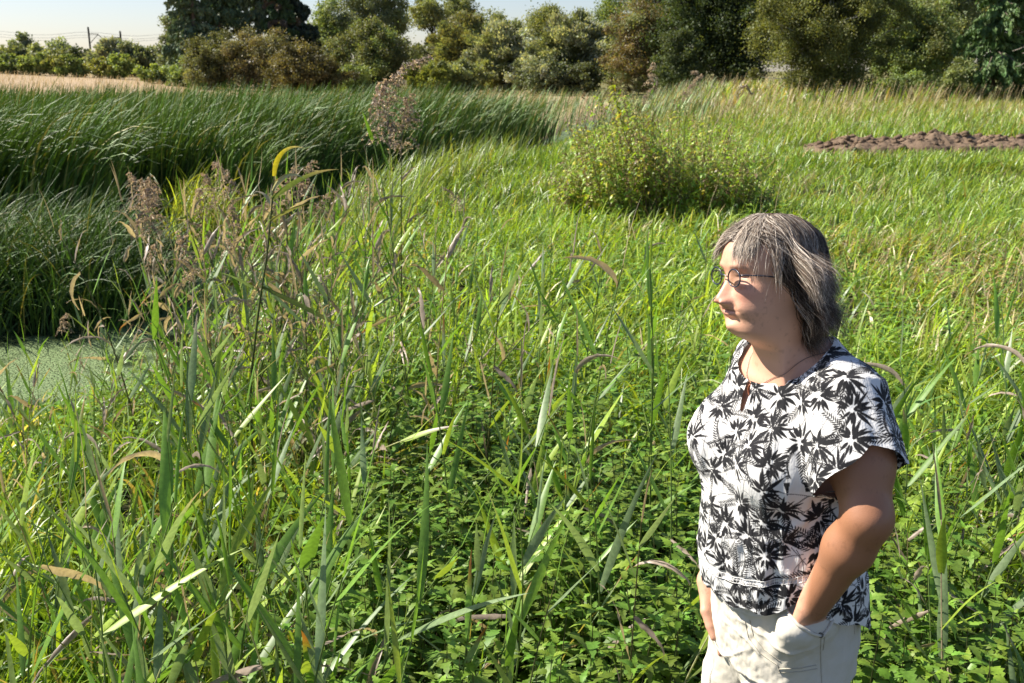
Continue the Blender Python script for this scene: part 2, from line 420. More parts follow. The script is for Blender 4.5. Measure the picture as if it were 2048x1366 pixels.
# dark arching sedge hummock at the left edge of the pond
add_bed(6000, 8.2, 10.9, lambda x, y, ds, sd: (np.hypot((x + 4.9) / 1.6, (y - 9.8) / 1.0) < 1) & (ds > -.2), .8, 1.35, .010, .018, (.06, .11, .025), 8, (-6.4, -3.0), (.15, .7), (.5, 1.5), .9)
tag(sedge.build("sedge_hummock", M_BED), "dark arching sedge leaves hanging over the pond at the left", "sedge", kind="stuff")
sedge = Acc(); bed = sedge
add_bed(2000, 12.6, 14.4, lambda x, y, ds, sd: (np.hypot((x + 3.75) / .9, (y - 13.3) / .6) < 1), .8, 1.25, .012, .02, (.26, .3, .06), 8, (-4.7, -2.5), (.1, .6), (.5, 1.4), .8)
add_bed(5200, 9.5, 22, lambda x, y, ds, sd: (sd > 0) & (ds < 1.3) & (ds > -.2), .6, 1.05, .012, .022, (.16, .22, .06), 6, (-3.5, 1.5), (.1, .5), (.4, 1.2), .9)
tag(sedge.build("bank_sedge", M_GRASS), "yellow green sedge leaves along the near bank of the stream", "sedge", kind="stuff")

# ---------------------------------------------------------------- nettle patch (leaf template x many)
def leaf_template(m=5, serr=True):
    """toothed heart-shaped leaf along +x, length 1; verts and quads"""
    s = np.linspace(0, 1, m * 2 + 1); w = .27 * np.sin(np.pi * s ** .58) ** 1.05 * (1 - .35 * s) + .01
    if serr: w = w * np.where(np.arange(len(s)) % 2 == 1, 1.24, .74)
    w[-1] = .004; w[0] = .05
    z = -.55 * s ** 2
    mid = np.stack([s, 0 * s, z], 1); lf = np.stack([s - .03, w, z + .28 * w - .1 * w ** 2], 1); rt = lf * [1, -1, 1]
    V = np.stack([lf, mid, rt], 1).reshape(-1, 3); F = []
    for i in range(len(s) - 1):
        for c in range(2): F.append((i * 3 + c, i * 3 + c + 1, (i + 1) * 3 + c + 1, (i + 1) * 3 + c))
    return V, np.array(F)

def stamp(acc, TV, TF, P, A, B, C, size, col):
    """template placed with axes A,B,C (n,3 each)"""
    n = len(P); q = TV.shape[0]
    V = P[:, None] + size[:, None, None] * (TV[None, :, 0:1] * A[:, None] + TV[None, :, 1:2] * B[:, None] + TV[None, :, 2:3] * C[:, None])
    Fq = (TF[None] + (np.arange(n) * q)[:, None, None]).reshape(-1, 4)
    acc.add(V.reshape(-1, 3), Fq, np.repeat(col, q, 0))

def nettle_plants(acc, sacc, x, y, hgt, leaf=(.05, .085), col=(.10, .2, .035), tiers=7, lean=.25, tmpl=None, seeds=False):
    TV, TF = tmpl
    n = len(x); z0 = height(x, y); az = lean_az(n, .5); ln = rng.random(n) * lean
    top = np.stack([x + np.sin(ln) * np.cos(az) * hgt, y + np.sin(ln) * np.sin(az) * hgt, z0 + np.cos(ln) * hgt], 1)
    base = np.stack([x, y, z0], 1); ph = rng.random(n) * np.pi
    for i in range(n):
        if sacc is not None:
            tube(base[i] + (top[i] - base[i]) * np.linspace(0, 1, 3)[:, None], [.003, .0025, .0012], (.12, .13, .05), sacc, 3)
    for t in range(tiers):
        f = 1 - (t / tiers) ** 1.15 * .8
        Pc = base + (top - base) * f
        for k in range(4 if t == 0 else 2):
            a = ph + t * np.pi / 2 + k * (np.pi / 2 if t == 0 else np.pi) + (rng.random(n) - .5) * .5
            up = rng.random(n) * .5 - .05 + (.5 if t == 0 else 0)
            A = np.stack([np.cos(a) * np.cos(up), np.sin(a) * np.cos(up), np.sin(up)], 1)
            B = unit(np.cross(np.array([0, 0, 1.0]), A) + (rng.random((n, 3)) - .5) * .5); C = np.cross(A, B)
            sz = (leaf[0] + (leaf[1] - leaf[0]) * rng.random(n)) * (.55 if t == 0 else (.8 if t == 1 else 1.0))
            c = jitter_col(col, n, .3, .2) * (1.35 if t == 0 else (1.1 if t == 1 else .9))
            stamp(acc, TV, TF, Pc + A * sz[:, None] * .22, A, B, C, sz, c)

x, y = scatter(3300, 1.95, 6.2, 1.2)
k = (rng.random(len(x)) < nettle_mask(x, y) * 1.2 + .05 * (x > -1)) & clear_woman(x, y, .42); x, y = x[k], y[k]
na, ns = Acc(), Acc(); T_N = leaf_template(5)
nettle_plants(na, ns, x, y, .2 + .42 * rng.random(len(x)), (.045, .085), (.14, .235, .03), 8, tmpl=T_N)
tag(na.build("nettle_patch", M_NETTLE), "patch of low stinging nettles with toothed leaves in front of the woman", "nettles", kind="stuff")
tag(ns.build("nettle_stalks", M_NETTLE), "thin green stalks inside the nettle patch", "nettles", kind="stuff")
# low broad-leaved herbs scattered in the middle meadow
x, y = scatter(5200, 4.5, 12, 1.2); ds, sd = stream_dist(x, y)
k = (sd > 0) & (ds > .15) & (x > -2.6) & (rng.random(len(x)) < .25 + .6 * sstep(.45, .6, fbm(x, y, 1.7, 91))); x, y = x[k], y[k]
hb = Acc(); T_H = leaf_template(2, False)
nettle_plants(hb, None, x, y, .18 + .2 * rng.random(len(x)), (.05, .09), (.17, .28, .045), 4, .5, T_H)
tag(hb.build("meadow_herbs", M_GRASS), "low broad leaved herbs mixed into the bright meadow grass", "herbs", kind="stuff")
# ================================================================ TREES
def quads_at(acc, P, size, col, asp=1.0, up=0.3, axis=None):
    """leaf-clump quads at P with random orientation; axis (n,3) optional long axis"""
    n = len(P)
    A = unit(rng.normal(size=(n, 3))) if axis is None else unit(axis + rng.normal(size=(n, 3)) * .35)
    N_ = unit(rng.normal(size=(n, 3)) + np.array([0, 0, up])); B = unit(np.cross(N_, A)); 
    a = A * (size * asp * .5)[:, None]; b = B * (size * .5)[:, None]
    V = np.stack([P - a, P - b * .9 + a * .1, P + a, P + b * .9 - a * .1], 1).reshape(-1, 3)
    acc.add(V, np.arange(4 * n).reshape(-1, 4), np.repeat(col, 4, 0))

def limb(p0, p1, r0, r1, acc, col, n=7, wob=.06, sag=0.0):
    t = np.linspace(0, 1, n)[:, None]; L = np.linalg.norm(np.asarray(p1) - p0)
    P = np.asarray(p0) * (1 - t) + np.asarray(p1) * t + rng.normal(size=(n, 3)) * wob * L * np.sin(np.pi * t) * .6
    P[:, 2] += sag * L * np.sin(np.pi * t[:, 0])
    tube(P, r0 + (r1 - r0) * t[:, 0], np.asarray(col) * (.8 + .4 * rng.random((n, 1))), acc, 5)
    return P

def broad_tree(name, label, cat, u, d, vtop, hw, col, clusters=70, per=90, leaf=.26, base=.12, lean=0.0, bark=(.12, .10, .08), asp=1.0,
               spread=.16, col2=None, trunk=.035, group=None, ragged=.25, up=.4, depthf=.8, stems=1, hang=0.0, feather=False, skew=0.0):
    w = at_y(u, 400, d); x0 = w[0]; z0 = float(height(x0, d)); top = at_y(u, vtop, d)[2]; H = top - z0
    W = hw / FPX * d
    leaf *= .56; ragged = min(.5, ragged * 1.5); spread *= .82; clusters = int(clusters * 1.35); per = int(per * 2.3)
    root = empty(name, (x0, d, z0)); tag(root, label, cat, group)
    tr, cr = Acc(), Acc(); leanv = np.array([lean * H, 0, 0])
    for s in range(stems):
        off = rng.normal(size=3) * W * .12 * (stems > 1); off[2] = -.2
        limb(off, leanv * .9 + off * 2 * [1, 1, 0] + [0, 0, H * .86], trunk * H * .5, trunk * H * .09, tr, bark, 10, .03)
    cs = []
    zb = base * H
    while len(cs) < clusters:
        q = rng.normal(size=3); q = q / np.linalg.norm(q) * rng.random() ** .38
        f = 1 + ragged * (rng.random() - .5) * 2
        zc = zb + (H - zb) * (.5 + .5 * q[2] * f)
        wid = 1 - .35 * max(0, (zc / H - .55) / .45) ** 1.5
        cs.append([q[0] * W * f * wid + leanv[0] * zc / H + skew * W * (zc / H - .5), q[1] * W * depthf * f * wid, min(zc, H * .985)])
    cs = np.array(cs)
    for c in cs[rng.random(len(cs)) < .55]:
        zt = max(.08 * H, c[2] * (.45 + .3 * rng.random())); p0 = leanv * (zt / H) + [0, 0, zt]
        limb(p0, c, trunk * H * .17, trunk * H * .03, tr, bark, 6, .07)
    n = clusters * per; ci = rng.integers(0, clusters, n)
    r = spread * (H * .5 + W * .5) * (.6 + .8 * rng.random(clusters))
    P = cs[ci] + rng.normal(size=(n, 3)) * r[ci][:, None] * [.62, .62, .5]
    P[:, 2] -= hang * rng.random(n) * r[ci] * 2
    P[:, 2] = np.maximum(P[:, 2], .05)
    tone = (.62 + .76 * rng.random(clusters))[ci][:, None]
    cc = jitter_col(col, n, .22, .12) * tone
    if col2 is not None:
        m = (rng.random(clusters) < .35)[ci] | (rng.random(n) < .12); cc[m] = jitter_col(col2, m.sum(), .2, .12)
    ax = None
    if feather: ax = (cs[ci] - leanv * .5 - [0, 0, H * .4]) * [1, 1, .6] + [0, 0, .5]; ax = unit(ax)
    quads_at(cr, P, leaf * (.55 + .9 * rng.random(n)), cc, asp, up, ax)
    tr.build("trunk", M_BARK, root); cr.build("crown", M_CROWN, root, smooth=False)
    return root

def spruce(label, u, d, vtop, hw, col, bare=0.0, group=None, per=150, droop=.35, dead=0.0, leaf=.22, bark=(.14, .11, .09)):
    w = at_y(u, 400, d); x0 = w[0]; z0 = float(height(x0, d)); H = at_y(u, vtop, d)[2] - z0; W = hw / FPX * d
    root = empty("spruce_tree", (x0, d, z0)); tag(root, label, "spruce", group)
    tr, cr = Acc(), Acc()
    limb((0, 0, -.2), (0, 0, H), .02 * H, .01, tr, bark, 12, .006)
    nb = int(H * 10)
    for i in range(nb):
        t = (i + rng.random()) / nb; z = H * (.04 + .95 * t)
        a = rng.random() * 2 * np.pi; L = W * (1 - t) ** .8 * (.7 + .5 * rng.random()) + .15
        alive = t > bare or rng.random() < .12
        if not alive: L *= .55 + .4 * rng.random()
        s = np.linspace(0, 1, 6); px = np.cos(a) * L * s; py = np.sin(a) * L * s; pz = z + L * (.12 * s - droop * s ** 1.6) + .06 * L * (s > .85)
        P = np.stack([px, py, pz], 1); tube(P, .012 + .02 * (1 - s), np.asarray(bark) * (1.1 if alive else 1.5), tr, 3)
        if alive:
            m = int(per * (.35 + L / max(W, .1))); q = rng.random(m) ** .7
            c = np.stack([np.interp(q, s, P[:, j]) for j in range(3)], 1)
            sd = (rng.random(m) - .5) * L * .45 * (1.1 - q); c += np.stack([-np.sin(a) * sd, np.cos(a) * sd, -np.abs(rng.normal(size=m)) * .12 * L - np.abs(sd) * .3], 1)
            ax = np.stack([np.cos(a) * np.ones(m) * .5, np.sin(a) * np.ones(m) * .5, -np.ones(m) * .7], 1)
            cc = jitter_col(col, m, .3, .15)
            if dead and rng.random() < dead: cc = jitter_col((.13, .1, .065), m, .25)
            quads_at(cr, c, leaf * (.6 + .8 * rng.random(m)), cc, 1.9, .3, ax)
    tr.build("trunk", M_BARK, root); cr.build("crown", M_NEEDLE, root, smooth=False)
    return root

G_OLIVE = (.24, .275, .12); G_DARK = (.12, .15, .065); G_MID = (.20, .265, .09); G_SILV = (.38, .41, .29); G_YEL = (.25, .27, .085)
G_BROWN = (.225, .20, .10); G_LIGHT = (.22, .285, .085); G_BLUEG = (.21, .25, .15)

# --- left: far hedge row by the railway
hg = "bushes in the hedge row beyond the stubble field"
for k, (u, vt, hw, c, d) in enumerate([(-20, 88, 60, G_BLUEG, 118), (40, 98, 50, G_OLIVE, 120), (85, 72, 22, G_BLUEG, 121), (118, 92, 45, G_OLIVE, 117), (150, 86, 40, G_BLUEG, 122),
                                       (195, 100, 45, G_DARK, 119), (320, 104, 24, G_BLUEG, 121), (345, 108, 26, G_OLIVE, 116)]):
    lab = ["blue green bush at the far left edge of the hedge row", "olive bush right of the edge bush in the hedge row", "thin dark treetop poking above the hedge row", "olive bush below the thin treetop in the hedge",
           "grey green bush just left of the first railway mast", "dark bush between the two railway masts", "small grey bush right of the silvery willow by the masts", "olive bush at the right end of the far hedge row"][k]
    broad_tree("bush", lab, "bush", u, d, vt, hw, c, 34, 80, .42, .02, asp=1.1, spread=.22, group=hg, trunk=.03)
broad_tree("willow_bush", "silvery willow bush under the right railway mast", "willow", 265, 112, 84, 52, G_SILV, 55, 110, .36, .02, asp=1.8, spread=.16, feather=True, col2=G_BLUEG)
broad_tree("willow_bush", "darker silvery willow bush right of the first one", "willow", 300, 111, 92, 36, G_BLUEG, 40, 100, .36, .02, asp=1.8, spread=.18, feather=True, col2=G_DARK)
sap = ["pale green sapling clump at the left frame edge", "light green sapling clump second from the left", "bright sapling clump below the thin treetop", "pale sapling clump with yellow leaves near the left mast",
       "yellow green sapling clump under the left mast", "yellowish sapling clump below the silvery willow", "bright green sapling clump right of the yellowish one", "small green bush before the dark spruces"]
for k, (u, vt, hw, c) in enumerate([(15, 108, 34, G_LIGHT), (55, 112, 32, G_MID), (100, 110, 30, G_LIGHT), (143, 116, 28, G_YEL), (172, 112, 30, G_LIGHT), (232, 118, 30, G_YEL), (268, 112, 26, G_LIGHT), (345, 132, 40, G_LIGHT)]):
    broad_tree("sapling", sap[k], "sapling", u, 100 if k < 7 else 92, vt, hw, c, 26, 80, .34, .05, spread=.2, group="light green saplings along the stubble field", ragged=.5, trunk=.02)

# --- spruce group, left of centre
spruce("tall dark spruce at the left end of the spruce group", 415, 92, -190, 66, (.12, .165, .08), 0.0)
spruce("spruce with dead lower trunk second in the group", 462, 94, -200, 50, (.12, .17, .08), .36, dead=.15)
spruce("thin bare trunked spruce in the middle of the group", 502, 98, -170, 46, (.11, .15, .08), .4, per=100, bark=(.11, .09, .08))
spruce("dark spruce with a bare lower trunk in front of sky gaps", 538, 95, -190, 52, (.12, .16, .08), .36, per=110)
spruce("spruce with pale dead twigs right of the middle", 580, 93, -180, 42, (.06, .1, .035), .3, dead=.2)
spruce("broad blackish spruce at the right end of the group", 608, 96, -150, 60, (.06, .08, .045), .08)
spruce("slim dead barked spruce between darker ones", 478, 99, -150, 48, (.11, .15, .08), .36, per=90)
broad_tree("dark_tree", "blue green tree left of the spruce group", "tree", 378, 96, 32, 28, G_BLUEG, 60, 110, .3, .0, spread=.15)
broad_tree("shrub", "green shrub at the foot of the left spruce", "shrub", 395, 88, 120, 40, G_MID, 40, 90, .3, .0, spread=.2)
bw = "brownish hawthorn bushes in front of the spruces"
broad_tree("hawthorn_bush", "olive brown hawthorn at the left end of the brown bushes", "hawthorn", 448, 84, 68, 62, (.165, .175, .08), 110, 120, .22, .0, spread=.13, col2=(.11, .12, .045), group=bw)
broad_tree("hawthorn_bush", "tall greyish brown hawthorn in the middle of the brown bushes", "hawthorn", 545, 83, 60, 72, (.165, .165, .085), 120, 130, .22, .0, spread=.13, col2=G_BROWN, group=bw)
broad_tree("hawthorn_bush", "low reddish brown hawthorn at the right end of the brown bushes", "hawthorn", 622, 78, 92, 76, (.185, .165, .07), 120, 130, .22, .0, spread=.13, col2=(.09, .085, .03), group=bw)

# --- middle: willows and airy trees
broad_tree("willow_tree", "dull green poplar just right of the spruces", "tree", 678, 104, 2, 42, G_BLUEG, 80, 110, .32, .02, spread=.14, col2=G_MID)
broad_tree("willow_tree", "low grey green bush under the dull green poplar", "bush", 675, 88, 86, 26, G_BLUEG, 40, 90, .28, .0)
broad_tree("poplar_tree", "tall airy poplar rising behind the round willow", "poplar", 745, 112, -60, 66, G_OLIVE, 90, 90, .32, .3, spread=.12, col2=G_BLUEG, trunk=.022, bark=(.2, .19, .16), stems=3)
broad_tree("poplar_tree", "thin airy poplar left of the leaning tree", "poplar", 800, 114, -50, 36, G_OLIVE, 45, 70, .32, .3, spread=.11, trunk=.02, bark=(.2, .19, .16), stems=2)
broad_tree("willow_tree", "large round olive willow left of the seeding reed", "willow", 757, 86, 44, 72, (.15, .165, .07), 130, 130, .24, .0, spread=.12, col2=G_MID)
broad_tree("shrub", "bright yellow green shrub at the foot of the round willow", "shrub", 722, 80, 122, 30, G_LIGHT, 30, 80, .22, .0, spread=.22)
broad_tree("leaning_tree", "tree with bare dark trunk leaning left against the sky", "tree", 890, 105, -15, 36, G_OLIVE, 40, 90, .3, .62, lean=-.18, spread=.13, bark=(.04, .035, .03), trunk=.03, col2=G_YEL)
broad_tree("ash_tree", "slender tree with open crown right of the leaning tree", "tree", 922, 108, -25, 42, G_OLIVE, 34, 80, .3, .58, spread=.12, bark=(.05, .045, .04), trunk=.025)
broad_tree("ash_tree", "small rounded treetop above the yellowish willow", "tree", 985, 106, 8, 34, G_OLIVE, 34, 80, .3, .4, spread=.14)
broad_tree("willow_tree", "yellowish willow with drooping sprays left of centre", "willow", 935, 94, 30, 70, (.2, .2, .085), 120, 120, .26, .0, spread=.12, asp=1.8, feather=True, col2=G_OLIVE)
broad_tree("willow_tree", "hazy grey willow behind the low yellow bush", "willow", 868, 108, 82, 40, G_OLIVE, 50, 100, .3, .0, spread=.16)
broad_tree("willow_bush", "low yellow green willow bush by the stubble field", "willow", 862, 82, 128, 50, (.2, .235, .06), 70, 120, .22, .0, spread=.16, asp=2.0, feather=True, up=.8)
broad_tree("willow_bush", "green bush right of the low yellow willow bush", "bush", 930, 84, 122, 44, G_OLIVE, 60, 110, .24, .0, spread=.16)
broad_tree("willow_tree", "silver green willow left of the centre gap", "willow", 1005, 88, 48, 62, G_SILV, 120, 130, .24, .0, spread=.12, asp=1.9, feather=True, col2=G_OLIVE)
broad_tree("round_tree", "round topped tree standing in the sky gap", "tree", 1085, 112, 12, 46, G_OLIVE, 44, 110, .3, .45, spread=.14, bark=(.05, .045, .04), col2=G_YEL)
broad_tree("willow_tree", "large wind blown silver willow in the middle of the picture", "willow", 1135, 84, 28, 84, G_SILV, 170, 140, .24, .0, spread=.11, asp=2.0, feather=True, col2=(.17, .2, .1), skew=.25)
broad_tree("willow_bush", "dark grey green bush at the foot of the silver willow", "bush", 1085, 80, 118, 66, (.12, .15, .07), 90, 120, .22, .0, spread=.14, col2=G_SILV)
broad_tree("willow_bush", "second low bush right under the silver willow", "bush", 1160, 79, 132, 44, (.11, .13, .06), 50, 120, .22, .0, spread=.16)
broad_tree("poplar_tree", "bright green poplar top behind the silver willow", "poplar", 1218, 96, -20, 36, G_MID, 60, 110, .28, .05, spread=.14, col2=G_LIGHT)
broad_tree("willow_tree", "low distant treetops right of the round topped tree", "tree", 1165, 112, 30, 40, G_OLIVE, 40, 90, .3, .1, spread=.16)

# --- right: the wood edge
broad_tree("birch_tree", "reddish brown birch with white branches left of the dark trees", "birch", 1268, 74, 10, 62, (.19, .15, .07), 120, 120, .2, .0, spread=.13, bark=(.5, .48, .44), col2=G_OLIVE)
broad_tree("birch_tree", "taller pale stemmed birch behind the brown birch", "birch", 1300, 80, -120, 60, G_BROWN, 110, 90, .22, .15, spread=.12, bark=(.55, .53, .48), col2=G_MID, stems=2)
broad_tree("alder_tree", "dark green alder with crooked black limbs left of the big birch", "alder", 1385, 72, -130, 84, (.06, .09, .03), 150, 120, .22, .05, spread=.11, bark=(.03, .027, .024), stems=3, trunk=.04)
broad_tree("alder_tree", "dark leaning alder touching the big birch", "alder", 1452, 70, -120, 60, (.055, .08, .028), 110, 110, .22, .08, spread=.12, bark=(.03, .027, .024), stems=2, lean=.06)
broad_tree("alder_tree", "small dark alder in front of the crooked limbs", "alder", 1345, 68, 62, 44, (.09, .12, .045), 70, 110, .2, .0, spread=.14)
broad_tree("birch_tree", "big yellow green birch standing forward from the wood", "birch", 1618, 47, -150, 124, (.20, .22, .07), 300, 190, .13, .0, spread=.085, bark=(.42, .4, .36), col2=(.1, .115, .035), trunk=.03, ragged=.2)
broad_tree("oak_tree", "green oak with hanging sprays right of the big birch", "tree", 1790, 56, -30, 80, G_MID, 170, 140, .17, .02, spread=.1, col2=(.15, .17, .06), hang=.6)
broad_tree("birch_tree", "olive birch behind the bright green spruce", "birch", 1850, 60, -80, 76, G_OLIVE, 140, 120, .18, .05, spread=.11, bark=(.5, .48, .44), hang=.6)
broad_tree("oak_tree", "tall dark tree behind the big birch top", "tree", 1725, 66, -190, 90, (.08, .1, .035), 130, 110, .22, .2, spread=.12)
broad_tree("oak_tree", "tall dark tree at the back between birch and spruce", "tree", 1900, 70, -200, 110, (.07, .085, .03), 130, 120, .22, .15, spread=.12)
broad_tree("oak_tree", "tall dark tree filling the back behind the alders", "tree", 1480, 84, -210, 120, (.055, .075, .028), 150, 120, .26, .0, spread=.12)
broad_tree("oak_tree", "dark tree filling the back behind the brown birch", "tree", 1340, 88, -160, 90, (.06, .08, .03), 120, 120, .26, .0, spread=.13)
broad_tree("oak_tree", "dark tree at the back beside the right frame edge", "tree", 2060, 66, -200, 110, (.06, .075, .028), 130, 120, .22, .0, spread=.13)
spruce("bright green spruce with drooping boughs at the right", 1955, 44, -190, 100, (.095, .16, .05), 0.0, per=260, leaf=.13, droop=.5)
spruce("grey brown half dead spruce at the right frame edge", 2052, 42, -120, 80, (.07, .09, .04), .42, per=170, leaf=.13, droop=.5, dead=.6, bark=(.22, .19, .16))
broad_tree("shrub", "pale leaved shrub at the left foot of the bright spruce", "shrub", 1885, 43, 118, 36, (.2, .24, .09), 50, 90, .13, .0, spread=.17)
broad_tree("shrub", "low green shrub between big birch and bright spruce", "shrub", 1800, 50, 150, 60, G_MID, 60, 100, .15, .0, spread=.16)

# --- railway masts with their contact wires
def mast(u, v0, arm, label):
    d = 150.0; top = at_y(u, v0, d); z0 = float(height(top[0], d)); H = top[2] - z0
    root = empty("railway_mast", (top[0], d, z0)); tag(root, label, "railway mast", "masts of the railway line at the far left")
    p = Acc(); tube([(0, 0, -.2), (0, 0, H)], .13, (.05, .045, .04), p, 6); p.build("pole", M_BARK, root)
    a = Acc(); s = arm
    for P in ([(0, 0, H * .60), (s * 1.3, 0, H * .82)], [(0, 0, H * .84), (s * 1.3, 0, H * .83)], [(s * 1.3, 0, H * .83), (s * 1.9, 0, H * .72)]):
        tube(P, .05, (.1, .09, .08), a, 4)
    a.build("bracket_arm", M_BARK, root); return root, H, top
m1_, H1, t1 = mast(176, 54, 1, "left railway mast with a bracket arm to the right")
m2_, H2, t2 = mast(240, 62, -1, "right railway mast with a bracket arm to the left")
wr = Acc()
for (va, vb) in ((60, 66), (66, 72), (72, 76)):
    A_ = at_y(-200, va, 150); B_ = at_y(360, vb, 152); t = np.linspace(0, 1, 20)[:, None]; P = A_ * (1 - t) + B_ * t; P[:, 2] -= .5 * np.sin(np.pi * t[:, 0] * 3) ** 2
    tube(P, .025, (.3, .3, .3), wr, 3)
tag(wr.build("contact_wire", M_BARK), "thin overhead contact wires strung past the railway masts", "wires")

# ================================================================ dirt heap
def dirt_heap():
    n1, n2 = 260, 70; u = np.linspace(0, 1, n1); v = np.linspace(-1, 1, n2); U, Vv = np.meshgrid(u, v, indexing='ij')
    A_, B_ = HP
    x = A_[0] + (B_[0] - A_[0]) * U; y = A_[1] + (B_[1] - A_[1]) * U + Vv * .95
    prof = .46 * (.12 + .5 * np.exp(-((U - .33) / .14) ** 2) * .62 + .42 * np.exp(-((U - .54) / .09) ** 2) + .3 * np.exp(-((U - .7) / .2) ** 2) * .8 + .18 * np.exp(-((U - .2) / .08) ** 2))
    prof = prof * sstep(0, .12, U) * sstep(1, .95, U)
    h = prof * np.clip(1 - np.abs(Vv) ** 1.6, 0, 1) * (.65 + .7 * fbm(x, y, .7, 5)) * 1.0
    cl = fbm(x * 1.0, y * 1.0, .32, 9, 3); h = h * (.3 + 1.4 * cl) * .85 + .13 * (fbm(x, y, .2, 12, 3) - .5) * (h > .03)
    z = height(x, y) + h + .12 * (h > .02) - .04
    V = np.stack([x, y, z], -1).reshape(-1, 3); ii = np.arange(n1 * n2).reshape(n1, n2)
    Fq = np.stack([ii[:-1, :-1], ii[1:, :-1], ii[1:, 1:], ii[:-1, 1:]], -1).reshape(-1, 4)
    c = np.array([.155, .11, .075]) * (.65 + .7 * fbm(x, y, .4, 77))[..., None].reshape(-1, 1)
    root = empty("dirt_heap", (0, 0, 0)); tag(root, "long low heap of dug brown earth lying in the meadow", "dirt heap")
    np_mesh("earth", V, Fq, attr_mat("dug_earth", .95, .1, 9, 1.0), c, True, root)
    # clods
    ca = Acc(); base_v = []
    for i in range(-1, 2):
        pass
    for k in range(380):
        uu = rng.random() * .96 + .02; vv = rng.normal() * .55
        i = min(n1 - 1, int(uu * n1)); j = int(np.clip((vv + 1) / 2 * n2, 0, n2 - 1)); p = V[i * n2 + j]
        if h[i, j] < .02 and rng.random() < .6: continue
        r = .02 + .07 * rng.random() ** 2
        th = np.linspace(0, np.pi, 6); ph = np.linspace(0, 2 * np.pi, 8)[:-1]
        T, Pp = np.meshgrid(th, ph, indexing='ij'); rr = r * (.7 + .6 * rng.random(T.shape))
        q = np.stack([rr * np.sin(T) * np.cos(Pp) * 1.2, rr * np.sin(T) * np.sin(Pp), rr * np.cos(T) * .75], -1) + p + [0, 0, r * .2]
        jj = np.arange(42).reshape(6, 7); f = np.stack([jj[:-1], jj[1:], np.roll(jj, -1, 1)[1:], np.roll(jj, -1, 1)[:-1]], -1)
        ca.add(q.reshape(-1, 3), f, np.array([.15, .105, .07]) * (.7 + .6 * rng.random()))
    tag(ca.build("clods", attr_mat("clod_earth", .95, .1, 20, .8), root, smooth=False), kind="stuff")
dirt_heap()
# ================================================================ REEDS (single plants)
G1 = np.array([.155, .295, .04]); G2 = np.array([.19, .27, .125]); G3 = np.array([.29, .40, .05]); TAN = np.array([.38, .30, .235]); RUST = np.array([.34, .14, .03]); PURP = np.array([.55, .43, .28])

